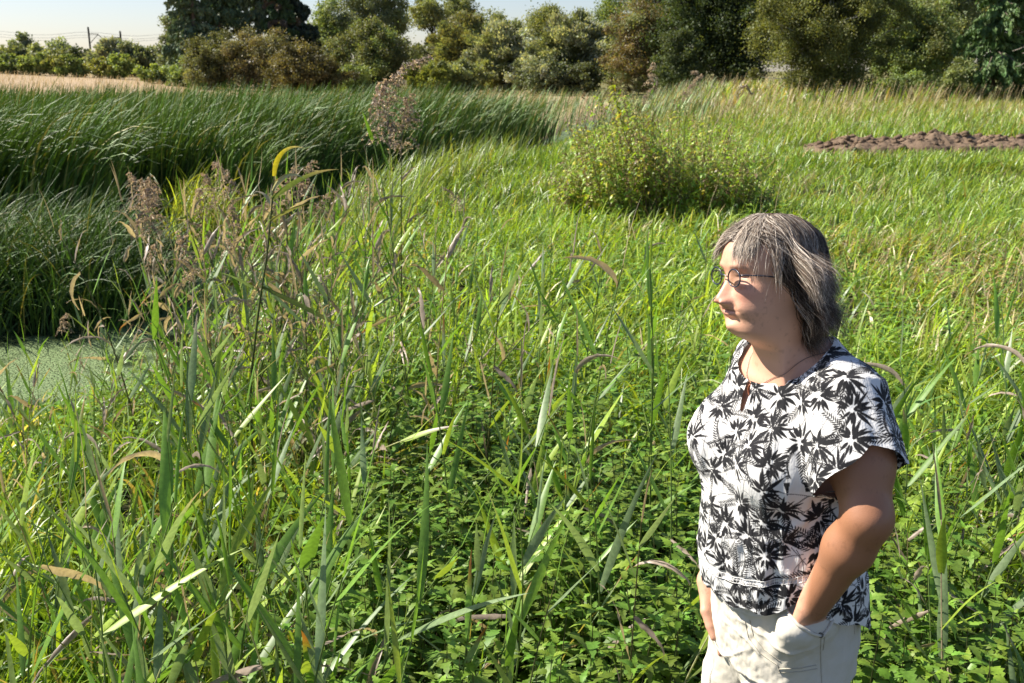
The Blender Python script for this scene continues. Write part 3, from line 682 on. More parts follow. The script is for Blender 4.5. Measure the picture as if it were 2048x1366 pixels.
def reed_proto(name, H, nleaf, LL, LW, dead=0.0, plume=0.0, lean=.06, curve=.1, first=.18, tiltr=(.35, .95), wiltb=.5, vgreen=None):
    """one reed > stem, leaves, plume; grows from its own origin; returns the root (an Empty)"""
    root = empty(name)
    n = 14; t = np.linspace(0, 1, n); az = rng.random() * 6.28
    P = np.stack([np.cos(az) * H * (lean * t + curve * t ** 3), np.sin(az) * H * (lean * t + curve * t ** 3), H * t * (1 - .1 * curve * t)], 1)
    sc = np.where(rng.random() < dead, 1, 0) * TAN * .8 + (1 - 0) * (np.array([.17, .25, .07]) if rng.random() > dead else np.array([.1, .1, .04]))
    st = Acc(); tube(P, (.0038 - .0022 * t) * (1 + .35 * H - .3), sc * (.9 + .2 * (np.arange(n) % 3 == 0))[:, None], st, 5)
    st.build('stem', M_REED, root, link=True)
    lf = Acc(); ts = first + (1 - first) * (np.arange(nleaf) + .5 * rng.random(nleaf)) / nleaf
    pos = np.stack([np.interp(ts, t, P[:, k]) for k in range(3)], 1)
    a0 = rng.random() * 6.28; la = a0 + np.arange(nleaf) * np.pi + rng.normal(size=nleaf) * .5
    L = LL * (.65 + .5 * rng.random(nleaf)) * np.clip(1.15 - .35 * ts ** 3, .5, 1.2); W = LW * (.75 + .45 * rng.random(nleaf))
    tl = tiltr[0] + (tiltr[1] - tiltr[0]) * rng.random(nleaf) * (1.15 - .55 * ts)
    bd = .02 + .42 * rng.random(nleaf) ** 2
    isd = rng.random(nleaf) < dead + .35 * dead * (1 - ts)
    pick = rng.random(nleaf)[:, None]
    c = np.where(pick < .45, G1, np.where(pick < .75, G2, G3)) if vgreen is None else np.ones((nleaf, 1)) * vgreen
    c = c * (.8 + .4 * rng.random((nleaf, 1))); c = np.where(isd[:, None], TAN * (.6 + .6 * rng.random((nleaf, 1))), c)
    bd = np.where(isd, .4 + 1.7 * rng.random(nleaf), bd); tl = np.where(isd & (rng.random(nleaf) < .35), 1.6 + .8 * rng.random(nleaf), tl); W = np.where(isd, W * .75, W); L = np.where(isd, L * .8, L)
    tipc = np.where((rng.random(nleaf) < .5)[:, None], RUST, TAN); tips = np.where(rng.random(nleaf) < .16 + dead * .4, .45 + .35 * rng.random(nleaf), 2.0)
    g = ~isd
    kind_ = rng.random(nleaf); bd = np.where(isd & (kind_ < .5), bd * .7 + .9, bd)
    for msk, sg, tw, pw_ in ((g, 10, .45, 1.6), (isd & (kind_ < .5), 13, 3.2, 5.0), (isd & (kind_ >= .5), 12, 2.4, .9)):
        if msk.sum() == 0: continue
        V, Fq, cc = blades(pos[msk], la[msk], L[msk], W[msk], tl[msk], bd[msk], c[msk], sg, (rng.random(msk.sum()) - .5) * 2 * tw,
                           (tipc[msk], tips[msk]), (.5, 1, .0), .22 if sg == 10 else .6, pw_)
        if sg > 10: V = V + (rng.random(V.shape) - .5) * .005
        lf.add(V, Fq, cc)
    # the furled top leaf
    V, Fq, cc = blades(P[-1:], np.array([az + .5]), np.array([LL * .7]), np.array([LW * .35]), np.array([.12]), np.array([.25]), c[:1] if not plume else c[:1] * .9, 8, np.zeros(1), None, (.7, 1, .0), .4)
    if not plume: lf.add(V, Fq, cc)
    lf.build('leaves', M_REED, root)
    if plume:
        pl = Acc(); m = 12; s = np.linspace(0, 1, m); dz = rng.random() * .5 + .15
        wx, wy = math.cos(WIND + rng.normal() * .7), math.sin(WIND + rng.normal() * .7)
        A = P[-1] + np.stack([wx * plume * dz * s ** 2, wy * plume * dz * s ** 2, plume * s * (1 - .25 * dz * s)], 1)
        tube(A, .0016, TAN * .7, pl, 3); nb = int(40 * plume / .25)
        for b_ in range(nb):
            q = rng.random() ** 1.1 * .95; p0 = np.array([np.interp(q, s, A[:, k]) for k in range(3)])
            ba = rng.random() * 6.28; bl = plume * (.6 - .44 * q) * (.6 + .6 * rng.random())
            ux, uy = math.cos(ba) * .5 + wx * .45, math.sin(ba) * .5 + wy * .45; k = 8; r = np.linspace(0, 1, k)
            B = p0 + np.stack([ux * bl * r, uy * bl * r, bl * (.75 * r - .75 * r ** 2.2)], 1)
            tube(B, .0007, TAN * .7, pl, 3)
            nsp = int(14 + 9 * rng.random()); rr = .2 + .8 * rng.random(nsp); S = np.stack([np.interp(rr, r, B[:, j]) for j in range(3)], 1) + rng.normal(size=(nsp, 3)) * .003
            ax = np.tile([ux * .5, uy * .5, -.5], (nsp, 1)) + rng.normal(size=(nsp, 3)) * .4
            quads_at(pl, S, .0072 * (.6 + .8 * rng.random(nsp)), jitter_col(PURP if rng.random() < .6 else TAN * .8, nsp, .3, .1), 1.6, 0, unit(ax))
        pl.build('plume', M_DRY, root, smooth=False)
    return root

def copy_tree(o, parent=None):
    c = o.copy(); COL.objects.link(c)
    if parent is not None: c.parent = parent
    for ch in list(o.children): copy_tree(ch, c)
    return c

class Kind:
    """prototypes of one kind of plant; the first placements use the prototypes themselves, then copies"""
    def __init__(s, protos): s.p = protos; s.used = [False] * len(protos)
    def place(s, x, y, scale, rz, lean, label, cat, group, i=None):
        i = random.randrange(len(s.p)) if i is None else i
        o = s.p[i]
        if s.used[i]: o = copy_tree(o)
        s.used[i] = True
        z = float(height(x, y))
        o.location = (x, y, max(z, WATER_Z) - .02)
        o.rotation_euler = Matrix.Rotation(lean[1], 3, Vector((math.cos(lean[0] + math.pi / 2), math.sin(lean[0] + math.pi / 2), 0))).to_euler() if lean else (0, 0, 0)
        m = (Matrix.Rotation(lean[1], 3, Vector((-math.sin(lean[0]), math.cos(lean[0]), 0))) if lean else Matrix.Identity(3)) @ Matrix.Rotation(rz, 3, 'Z')
        o.rotation_euler = m.to_euler(); o.scale = (scale,) * 3
        tag(o, label, cat, group)
        return o
    def finish(s):
        for u_, o in zip(s.used, s.p):
            if not u_:
                for ch in list(o.children): bpy.data.objects.remove(ch)
                bpy.data.objects.remove(o)

green = Kind([reed_proto("green_reed", 1.0, random.randint(6, 9), .38, .030, dead=.06 + .06 * (k % 3)) for k in range(14)])
slim = Kind([reed_proto("green_reed", 1.35, random.randint(6, 8), .32, .024, dead=.1, first=.35, curve=.06) for k in range(8)])
brown = Kind([reed_proto("withered_reed", 1.15, random.randint(8, 11), .26, .026, dead=.5, first=.25, curve=.15, lean=.1) for k in range(10)])
plumed = Kind([reed_proto("plumed_reed", 1.3, random.randint(5, 7), .24, .018, dead=.3, plume=.30, first=.3, curve=.08) for k in range(6)])

def rlean(s=.25): return (WIND + rng.normal() * 1.1, abs(rng.normal()) * s)
def ok_reed(x, y, r=.3):
    return bool(clear_woman(np.array([x]), np.array([y]), r + .1)[0])
def scatter_reeds(kind, n, ub, vb, yb, sc, label, group, cat="reed", ls=.16):
    """n plants whose feet stand at columns ub, distance yb"""
    k = 0; tries = 0
    while k < n and tries < n * 20:
        tries += 1
        y = yb[0] + (yb[1] - yb[0]) * rng.random(); u = ub[0] + (ub[1] - ub[0]) * rng.random()
        x = (u - 1024) / FPX * (y * _c + 1.2 * _s); d, sd = stream_dist(np.array([x]), np.array([y]))
        if not ok_reed(x, y) or d[0] < -.15 or sd[0] < 0: continue
        kind.place(x, y, sc[0] + (sc[1] - sc[0]) * rng.random(), rng.random() * 6.28, rlean(ls), label, cat, group); k += 1

GL = "green reeds of the left foreground"; GM = "green reeds among the nettles"; GR = "green reeds right of the woman"; GB = "withered reeds on the near bank of the pond"; GC = "green reeds in the middle meadow"
scatter_reeds(green, 54, (-60, 680), None, (1.75, 2.9), (.62, 1.0), "broad leaved green reed in the dense stand at the lower left of the picture", GL)
scatter_reeds(green, 30, (330, 720), None, (2.9, 4.6), (.7, 1.05), "broad leaved green reed in the dense stand at the lower left of the picture", GL)
scatter_reeds(green, 13, (760, 1400), None, (1.8, 3.6), (.65, 1.0), "green reed standing scattered among the low nettles", GM)
scatter_reeds(green, 26, (1740, 2120), None, (2.0, 4.2), (.6, 1.0), "green reed in the grass to the right of the woman", GR)
scatter_reeds(slim, 26, (520, 1400), None, (3.0, 6.0), (.65, .95), "slim green reed rising out of the bright meadow grass behind the nettles", GC)
scatter_reeds(brown, 64, (240, 600), None, (3.8, 6.8), (.8, 1.2), "withered brown and tan reed on the near bank beside the pond", GB, ls=.25)
scatter_reeds(brown, 22, (560, 900), None, (4.0, 7.0), (.8, 1.15), "half withered reed standing right of the brown bank reeds", "half withered reeds in the middle", ls=.25)
scatter_reeds(brown, 8, (-40, 260), None, (3.6, 5.0), (.6, .9), "withered reed leaning over the grass near the duckweed", "withered reeds by the duckweed", ls=.4)
scatter_reeds(brown, 6, (1760, 2060), None, (2.1, 3.2), (.55, .75), "withered reed standing behind the arm of the woman", "withered reeds right of the woman", ls=.3)
scatter_reeds(slim, 18, (300, 760), None, (5.0, 8.0), (.75, 1.0), "green reed growing between the withered bank reeds", "green reeds on the near bank", ls=.2)

def hero(kind, u, v, y, label, cat="reed", i=0, lean=None, Hp=1.3, extra=0.0, group=None, rz=None):
    """place a plant so that its tip stands at photo pixel (u, v) at distance y"""
    p = at_y(u, v, y); x = p[0]; z0 = max(float(height(x, y)), WATER_Z)
    return kind.place(x - extra, y, (p[2] - z0) / Hp, rng.random() * 6.28 if rz is None else rz, lean or (0, .02), label, cat, group, i)
hero(plumed, 330, 350, 6.3, "plumed reed with upright brown plumes left of the yellow sedge", i=0, Hp=1.52)
hero(plumed, 352, 375, 6.6, "shorter plumed reed just right of the upright brown plumes", i=1, Hp=1.52)
for k, (u, v, y, lab) in enumerate([(460, 450, 5.6, "plumed reed with spreading tan plume left of the tall bent reed"), (520, 462, 5.8, "plumed reed with tan plume close beside the tall bent reed"), (430, 480, 5.9, "plumed reed with a drooping tan plume low in the brown reeds"),
                                    (490, 430, 6.3, "plumed reed behind the spreading tan plumes"), (625, 410, 6.5, "plumed reed right of the tall bent reed"), (220, 480, 6.0, "thin brown plumed reed left of the brown reeds"),
                                    (130, 615, 5.6, "low plumed reed before the far water edge at the left"), (865, 375, 7.5, "small brown plumed reed right of the tall double plume"), (700, 370, 7.5, "small brown plumed reed below the tall double plume")]):
    hero(plumed, u, v, y, lab, i=(k + 2) % 6, Hp=1.5, lean=(WIND, .12))
hero(plumed, 797, 128, 5.0, "tall pale plumed reed reaching above the horizon", i=3, Hp=1.5, rz=.4)
hero(plumed, 762, 185, 5.2, "tall reddish plumed reed just left of the pale one", i=4, Hp=1.5, rz=1.4)
hero(plumed, 785, 205, 5.3, "reddish plumed reed between the two tallest plumes", i=5, Hp=1.5, rz=2.2)
for u, v, y, lab in ((1330, 128, 14.9, "fine pale plumed stalk against the dark alders"), (1372, 150, 15.2, "small pale plumed stalk right of the fine one"), (1275, 172, 15.0, "short pale plumed stalk above the nettle bush"), (1357, 165, 15.4, "shortest pale plumed stalk beside the small one")):
    hero(plumed, u, v, y, lab, i=2, Hp=1.52)
for u, v, y, lab in ((1150, 400, 3.1, "tall slim reed with upright dark leaves in the middle of the picture"), (1325, 420, 3.3, "tall slim reed behind and left of the head of the woman"), (1195, 830, 2.5, "slim reed with a rust edged leaf above the nettles"),
                     (1370, 640, 2.7, "slim reed with one spotted brown leaf beside the face of the woman"), (885, 950, 2.1, "reed with two long upright leaves at the left of the nettles"), (1120, 640, 2.9, "slim reed in the middle standing before the bright grass"),
                     (985, 640, 3.6, "slim reed left of the middle with drooping tips"), (840, 480, 5.0, "slim reed below the tall double plume"), (1265, 900, 2.2, "reed with crossing blue green leaves at the lower middle"),
                     (1000, 1040, 1.95, "reed with a yellow tipped leaf in the lower middle")):
    hero(slim, u, v, y, lab, Hp=1.5, i=None)

scatter_reeds(slim, 12, (-40, 300), None, (4.2, 6.0), (.45, .75), 'short slim reed growing at the near edge of the duckweed pond', 'slim reeds at the pond edge', ls=.25)
scatter_reeds(plumed, 12, (280, 640), None, (4.8, 6.6), (.75, .95), 'tan plumed reed in the brown clump on the near bank', 'plumed reeds of the bank clump', ls=.3)
# the tall bent reed with a yellow hooked top
def bent_reed():
    root = empty("bent_reed"); tag(root, "tall dark stemmed reed with a yellow hooked top leaf", "reed")
    pix = [(500, 780), (508, 700), (520, 600), (533, 520), (540, 450), (545, 400), (548, 352)]
    P = np.array([at_y(u, v, 4.0) for u, v in pix]); z0 = float(height(P[0, 0], 4.0)); base = np.array([P[0, 0] - .02, 4.0, z0 - .03])
    P = np.vstack([base, P]); root.location = base; P = P - base
    t = np.linspace(0, 1, 24); Q = np.stack([np.interp(t, np.linspace(0, 1, len(P)), P[:, k]) for k in range(3)], 1)
    st = Acc(); tube(Q, .0058 - .003 * t, (.09, .11, .035), st, 6); st.build('stem', M_REED, root)
    tp = Q[-1]; lf = Acc()
    def leaf(p0, az, L, W, tilt, bend, c, tip=None, tw=0.0, pw=1.5):
        V, Fq, cc = blades(np.array([p0]), np.array([az]), np.array([L]), np.array([W]), np.array([tilt]), np.array([bend]), np.array([c]), 14, np.array([tw]),
                           None if tip is None else (np.array([tip]), np.array([.5])), (.7, 1, .0), .3, pw)
        lf.add(V, Fq, cc)
    leaf(tp, .1, .20, .022, .1, 2.0, (.45, .38, .03), (.5, .42, .2), 1.1)
    leaf(tp - [0, 0, .02], -.2, .13, .009, 1.0, .1, (.5, .25, .02))
    leaf(Q[-3], -.15, .17, .02, .5, 1.9, (.45, .42, .33), None, .8)
    leaf(Q[-4], 0.05, .30, .026, .9, .7, (.12, .16, .05), (.35, .28, .16), .9)
    leaf(Q[-7], -.1, .33, .022, 1.0, .9, (.2, .2, .08), (.4, .3, .18), .7)
    leaf(Q[-13], -.1, .48, .034, 2.0, .15, (.10, .14, .06), (.35, .27, .18), .9)
    leaf(Q[-5], 3.0, .1, .02, .3, 1.6, (.4, .36, .28), None, .7)
    lf.build('leaves', M_REED, root)
bent_reed()
# two hooked dry stalks in front of the dark alders
for nm, pts, lab in (("drooping_stalk", [(1403, 330), (1405, 240), (1402, 180), (1399, 155), (1393, 145), (1384, 146)], "dry stalk hooked over at the top in front of the dark alders"),
                     ("drooping_stalk", [(1410, 300), (1435, 240), (1458, 205), (1478, 176), (1493, 171), (1502, 188)], "dry reddish stalk bending right toward the big birch")):
    P = np.array([at_y(u, v, 15.4) for u, v in pts]); b0 = np.array([P[0, 0], 15.4, float(height(P[0, 0], 15.4)) - .02]); P = np.vstack([b0, P]) - b0
    t = np.linspace(0, 1, 26); Q = np.stack([np.interp(t, np.linspace(0, 1, len(P)), P[:, k]) for k in range(3)], 1)
    r = empty(nm, b0); tag(r, lab, "stalk"); st = Acc(); tube(Q, .0055, (.42, .36, .22), st, 5); st.build('stem', M_DRY, r)
    pl = Acc(); S = Q[-9:][rng.integers(0, 9, 150)] + rng.normal(size=(150, 3)) * .012; quads_at(pl, S, .022 * (.6 + .6 * rng.random(150)), jitter_col((.42, .33, .22), 150, .2), 1.6); pl.build('plume', M_DRY, r, smooth=False)
for k_ in (green, slim, brown, plumed): k_.finish()

# ================================================================ NETTLE BUSH (tall seeding stalks) and the yellow shoot
def ga_(v, c, w): return math.exp(-((v - c) / w) ** 2)
def seeding_bush():
    root = empty("nettle_bush", (0, 0, 0)); tag(root, "tall bushy clump of seeding nettles behind and left of the woman", "bush")
    st, lv, sd_ = Acc(), Acc(), Acc(); TV, TF = leaf_template(3, False)
    c0 = unproj(1330, 440, z=.05); yb = c0[1]
    for k in range(360):
        r = rng.random() ** .6; a = rng.random() * 6.28
        r *= .75 + .45 * float(noise(np.array([a * 2.2]), np.array([.5]), 1, 3)[0]); x = c0[0] + .0 + math.cos(a) * r * 1.38; y = yb + .3 + math.sin(a) * r * .8
        z0 = float(height(x, y)); uu = (x - c0[0]) / 1.3
        H = (1.48 + .22 * ga_(uu, -.35, .25) - .55 * abs(uu + .1) ** 1.8 + .22 * (rng.random() - .5)) * (.5 + .64 * rng.random() ** 1.6 - .18 * r ** 3)
        ln = .1 + .25 * rng.random(); az = math.atan2(math.sin(a) * r * .6, math.cos(a) * r * .6 - .15)
        t = np.linspace(0, 1, 7); P = np.stack([x + math.cos(az) * H * ln * t ** 1.4, y + math.sin(az) * H * ln * t ** 1.4, z0 - .02 + H * t], 1)
        tube(P, .005 - .003 * t, (.13, .09, .05), st, 4)
        # leaves low down, seeds above
        m = 56; q = rng.random(m) ** 1.15 * .95; pp = np.stack([np.interp(q, t, P[:, j]) for j in range(3)], 1); la = rng.random(m) * 6.28; up = rng.random(m) * .8 - .5
        A = np.stack([np.cos(la) * np.cos(up), np.sin(la) * np.cos(up), np.sin(up)], 1); B = unit(np.cross([0, 0, 1.0], A) + rng.normal(size=(m, 3)) * .3); C = np.cross(A, B)
        sz = (.045 + .08 * rng.random(m)) * (1.15 - q * .6)
        col = jitter_col((.28, .41, .06), m, .35, .15); col[rng.random(m) < .14] = (.55, .5, .07); col[rng.random(m) < .12] = (.2, .14, .07)
        stamp(lv, TV, TF, pp + A * .03, A, B, C, sz, col)
        m = 60; q = .4 + .6 * rng.random(m); pp = np.stack([np.interp(q, t, P[:, j]) for j in range(3)], 1)
        off = rng.normal(size=(m, 3)) * [.026, .026, .02]; quads_at(sd_, pp + off, .014 + .016 * rng.random(m), jitter_col((.42, .42, .15) if rng.random() < .6 else (.27, .21, .1), m, .3, .12), 1.3, 0)
    st.build("stems", M_BARK, root); lv.build("leaves", M_GRASS, root); sd_.build("seed_clusters", M_DRY, root, smooth=False)
seeding_bush()
def shoot():
    y = 12.6; P = np.array([at_y(u, v, y) for u, v in ((1285, 330), (1262, 300), (1248, 265), (1240, 230), (1232, 200), (1226, 170))])
    b0 = np.array([P[0, 0] + .1, y, float(height(P[0, 0], y))]); P = np.vstack([b0, P]) - b0; root = empty("young_shoot", b0)
    tag(root, "leafy yellow green shoot rising above the nettle bush", "shoot")
    t = np.linspace(0, 1, 20); Q = np.stack([np.interp(t, np.linspace(0, 1, len(P)), P[:, k]) for k in range(3)], 1)
    st = Acc(); tube(Q, .008 - .005 * t, (.15, .1, .05), st, 5); st.build("stem", M_BARK, root)
    lf = Acc(); TV, TF = leaf_template(3, False); m = 46; q = .52 + .48 * rng.random(m); pp = np.stack([np.interp(q, t, Q[:, j]) for j in range(3)], 1)
    la = rng.random(m) * 6.28; up = rng.random(m) * .9 - .5; A = np.stack([np.cos(la) * np.cos(up), np.sin(la) * np.cos(up), np.sin(up)], 1); B = unit(np.cross([0, 0, 1.0], A)); C = np.cross(A, B)
    col = jitter_col((.36, .42, .04), m, .25, .1); col[::7] = (.45, .28, .04)
    stamp(lf, TV, TF, pp, A, B, C, .06 + .05 * rng.random(m), col); lf.build("leaves", M_GRASS, root)
shoot()
# ================================================================ THE WOMAN
YAW = 203.0
WF = np.array([math.cos(R(YAW)), math.sin(R(YAW)), 0]); WR = np.array([WF[1], -WF[0], 0]); WO = np.array([WOMAN_XY[0], WOMAN_XY[1], 0.0])
def w2l(p): q = np.asarray(p, float) - WO; return np.stack([q @ WR, q @ WF, q[..., 2]], -1)
def l2w(p): p = np.asarray(p, float); return WO + p[..., 0:1] * WR + p[..., 1:2] * WF + p[..., 2:3] * np.array([0, 0, 1.0])
HEAD = w2l(np.array([.4715 + .012, 1.835 - .003, 0])) + np.array([0, 0, 1.452]); HROT = R(197.0 - YAW); HTILT = R(0.0); HROLL = R(7.0)       # chin-level point on the head's axis; head turned against the body
_hc, _hs = math.cos(HROT), math.sin(HROT)
_tc, _ts = math.cos(HTILT), math.sin(HTILT); _rc, _rs = math.cos(HROLL), math.sin(HROLL)
def l2h(p):
    q = p - HEAD; a, b, c = q[..., 0] * _hc + q[..., 1] * _hs, -q[..., 0] * _hs + q[..., 1] * _hc, q[..., 2]
    a, b, c = a, b * _tc + c * _ts, -b * _ts + c * _tc; c = c - .1
    return np.stack([a * _rc - c * _rs, b, a * _rs + c * _rc + .1], -1)
def h2l(q):
    q = np.asarray(q, float); a, c, b = q[..., 0], q[..., 2] - .1, q[..., 1]; a, c = a * _rc + c * _rs, -a * _rs + c * _rc + .1; b, c = b * _tc - c * _ts, b * _ts + c * _tc
    return np.stack([a * _hc - b * _hs, a * _hs + b * _hc, c], -1) + HEAD

def smin(a, b, k):
    h = np.clip(.5 + .5 * (b - a) / k, 0, 1); return b * (1 - h) + a * h - k * h * (1 - h)

class Field:
    """signed distance on a tensor grid, meshed with surface nets"""
    def __init__(s, xs, ys, zs):
        s.x, s.y, s.z = (np.asarray(a, np.float32) for a in (xs, ys, zs)); s.F = np.full((len(xs), len(ys), len(zs)), 1.0, np.float32)
    def add(s, fn, lo, hi, k=.02):
        i0, i1 = np.searchsorted(s.x, lo[0]), np.searchsorted(s.x, hi[0]); j0, j1 = np.searchsorted(s.y, lo[1]), np.searchsorted(s.y, hi[1])
        k0, k1 = np.searchsorted(s.z, lo[2]), np.searchsorted(s.z, hi[2])
        if i1 <= i0 or j1 <= j0 or k1 <= k0: return
        X_, Y_, Z_ = np.meshgrid(s.x[i0:i1], s.y[j0:j1], s.z[k0:k1], indexing='ij')
        f = fn(X_, Y_, Z_).astype(np.float32); sub = s.F[i0:i1, j0:j1, k0:k1]
        s.F[i0:i1, j0:j1, k0:k1] = smin(sub, f, k) if k else np.minimum(sub, f)
    def capsule(s, a, b, r0, r1, k=.02, flat=None):
        a = np.asarray(a, float); b = np.asarray(b, float); m = max(r0, r1) + k + .02
        lo = np.minimum(a, b) - m; hi = np.maximum(a, b) + m; d = b - a; L2 = d @ d
        def fn(x, y, z):
            px, py, pz = x - a[0], y - a[1], z - a[2]; t = np.clip((px * d[0] + py * d[1] + pz * d[2]) / L2, 0, 1)
            return np.sqrt((px - t * d[0]) ** 2 + (py - t * d[1]) ** 2 + (pz - t * d[2]) ** 2) - (r0 + (r1 - r0) * t)
        s.add(fn, lo, hi, k)
    def ell(s, c, r, k=.02, yaw=0.0):
        c = np.asarray(c, float); m = max(r) + k + .02; cy, sy = math.cos(yaw), math.sin(yaw)
        def fn(x, y, z):
            dx, dy = x - c[0], y - c[1]; qx = (dx * cy + dy * sy) / r[0]; qy = (-dx * sy + dy * cy) / r[1]; qz = (z - c[2]) / r[2]
            q = np.sqrt(qx ** 2 + qy ** 2 + qz ** 2); return (q - 1) * min(r) * np.clip(q, .6, 1.3) ** .3
        s.add(fn, c - m, c + m, k)
    def rings(s, tab, k=.02, n=2.2):
        """stack of superellipses: rows z, cx, cy, a, b_front, b_back"""
        T = np.asarray(tab, float); T = T[np.argsort(T[:, 0])]
        def fn(x, y, z):
            zz = z[0, 0, :]; g = [np.interp(zz, T[:, 0], T[:, i])[None, None, :] for i in range(1, 6)]
            dx = np.abs(x - g[0]) / g[2]; dy = y - g[1]; dy = np.abs(dy) / np.where(dy > 0, g[3], g[4])
            f = ((dx ** n + dy ** n) ** (1 / n) - 1) * np.minimum(g[2], g[3]); e = np.maximum(T[0, 0] - zz, zz - T[-1, 0])[None, None, :]
            return np.maximum(f, e)
        m = T[:, 3:].max() + .06; s.add(fn, (-m, -m, T[0, 0] - .03), (m, m, T[-1, 0] + .03), k)
    def mesh(s):
        F = s.F; I = F < 0; nx, ny, nz = F.shape
        c = I[:-1, :-1, :-1].astype(np.int8)
        for d in ((1, 0, 0), (0, 1, 0), (0, 0, 1), (1, 1, 0), (1, 0, 1), (0, 1, 1), (1, 1, 1)):
            c = c + I[d[0]:nx - 1 + d[0], d[1]:ny - 1 + d[1], d[2]:nz - 1 + d[2]]
        act = (c > 0) & (c < 8); ci, cj, ck = np.nonzero(act); idx = np.full(act.shape, -1, np.int32); idx[ci, cj, ck] = np.arange(len(ci))
        acc = np.zeros((len(ci), 3)); cnt = np.zeros(len(ci)); g = (s.x, s.y, s.z); base = (ci, cj, ck)
        for ax in range(3):
            o1, o2 = [a for a in range(3) if a != ax]
            for u in (0, 1):
                for v in (0, 1):
                    A = list(base); A[o1] = A[o1] + u; A[o2] = A[o2] + v; B = list(A); B[ax] = B[ax] + 1
                    fa = F[tuple(A)]; fb = F[tuple(B)]; m = (fa < 0) != (fb < 0); t = np.where(m, fa / np.where(m, fa - fb, 1), 0)
                    p = np.stack([g[q][A[q]] for q in range(3)], 1).astype(float); p[:, ax] += t * (g[ax][B[ax]] - g[ax][A[ax]])
                    acc += p * m[:, None]; cnt += m
        V = acc / np.maximum(cnt, 1)[:, None]; faces = []
        for ax in range(3):
            sl0 = [slice(None)] * 3; sl1 = [slice(None)] * 3; sl0[ax] = slice(0, -1); sl1[ax] = slice(1, None)
            a0 = I[tuple(sl0)]; x_ = a0 != I[tuple(sl1)]; e = np.stack(np.nonzero(x_), 1); o1, o2 = (ax + 1) % 3, (ax + 2) % 3
            ok = (e[:, o1] > 0) & (e[:, o2] > 0) & (e[:, o1] < F.shape[o1] - 1) & (e[:, o2] < F.shape[o2] - 1); e = e[ok]
            def cell(d1, d2): q = e.copy(); q[:, o1] -= d1; q[:, o2] -= d2; return idx[q[:, 0], q[:, 1], q[:, 2]]
            f = np.stack([cell(1, 1), cell(0, 1), cell(0, 0), cell(1, 0)], 1); ins = a0[e[:, 0], e[:, 1], e[:, 2]]
            f[~ins] = f[~ins][:, ::-1]; faces.append(f)
        Fq = np.concatenate(faces); return V, Fq[(Fq >= 0).all(1)]

def vnormals(V, F):
    n = np.cross(V[F[:, 2]] - V[F[:, 0]], V[F[:, 3]] - V[F[:, 1]]); N_ = np.zeros_like(V)
    for k in range(4): 
        for j in range(3): N_[:, j] += np.bincount(F[:, k], n[:, j], len(V))
    return unit(N_)
def relax(V, F, it=1, w=.5, mask=None):
    for _ in range(it):
        S = np.zeros_like(V); c = np.zeros(len(V))
        for a in range(4):
            b = (a + 1) % 4
            for j in range(3):
                S[:, j] += np.bincount(F[:, a], V[F[:, b], j], len(V)) + np.bincount(F[:, b], V[F[:, a], j], len(V))
            c += np.bincount(F[:, a], minlength=len(V)) + np.bincount(F[:, b], minlength=len(V))
        Q = S / np.maximum(c, 1)[:, None]; ww = w if mask is None else w * mask[:, None]; V = V * (1 - ww) + Q * ww
    return V
def cut(V, F, g):
    """keep the part where g > 0; the border is moved onto g = 0"""
    keep = (g[F] > 0).any(1); F = F[keep]; S = np.zeros_like(V); c = np.zeros(len(V))
    for a, b_ in ((0, 1), (1, 2), (2, 3), (3, 0), (0, 2), (1, 3)):
        for (p, q) in ((F[:, a], F[:, b_]), (F[:, b_], F[:, a])):
            m = (g[p] <= 0) & (g[q] > 0); p, q = p[m], q[m]; t = g[q] / (g[q] - g[p]); X_ = V[q] + (V[p] - V[q]) * t[:, None]
            for j in range(3): S[:, j] += np.bincount(p, X_[:, j], len(V))
            c += np.bincount(p, minlength=len(V))
    V = V.copy(); m = c > 0; V[m] = S[m] / c[m][:, None]
    bad = (g <= 0) & ~m; F = F[~bad[F].any(1)]
    used = np.zeros(len(V), bool); used[F] = True; mp_ = np.cumsum(used) - 1
    return V[used], mp_[F], used
def subdiv(V, F):
    """one linear split of every quad"""
    E = np.sort(np.stack([F, np.roll(F, -1, 1)], -1).reshape(-1, 2), 1); key = E[:, 0].astype(np.int64) * len(V) + E[:, 1]
    uq, inv = np.unique(key, return_inverse=True); em = (V[uq // len(V)] + V[uq % len(V)]) / 2; fm = V[F].mean(1); n = len(V); ne = len(uq)
    inv = inv.reshape(-1, 4) + n; fc = np.arange(len(F)) + n + ne
    Fq = np.stack([np.stack([F[:, a], inv[:, a], fc, inv[:, (a + 3) % 4]], 1) for a in range(4)], 1).reshape(-1, 4)
    return np.concatenate([V, em, fm]), Fq

# ---- head shape: radius around the head's axis
_F = np.array([(-.12, .010), (-.08, .010), (-.05, .012), (-.03, .018), (-.018, .036), (-.006, .0620), (.006, .0805), (.018, .0835), (.03, .083), (.047, .0885), (.06, .090), (.08, .0875), (.10, .084), (.12, .089), (.14, .091), (.16, .087), (.18, .073), (.198, .051), (.211, .026), (.218, .002), (.26, -.05)])
_S = np.array([(-.12, .058), (-.05, .054), (-.02, .055), (.0, .061), (.02, .065), (.045, .069), (.07, .072), (.10, .074), (.13, .077), (.155, .075), (.18, .064), (.198, .047), (.211, .026), (.218, .002), (.26, -.05)])
_B = np.array([(-.12, .085), (-.05, .078), (.0, .064), (.03, .072), (.06, .086), (.09, .097), (.12, .101), (.15, .097), (.175, .083), (.195, .059), (.211, .028), (.218, .002), (.26, -.05)])
def smooth_tab(T, sig):
    g = np.arange(-.16, .30, .0005); v = np.interp(g, T[:, 0], T[:, 1]); k = np.exp(-(np.arange(-40, 41) * .0005 / sig) ** 2 / 2); k /= k.sum()
    return np.stack([g, np.convolve(np.pad(v, 40, mode='edge'), k, 'valid')], 1)
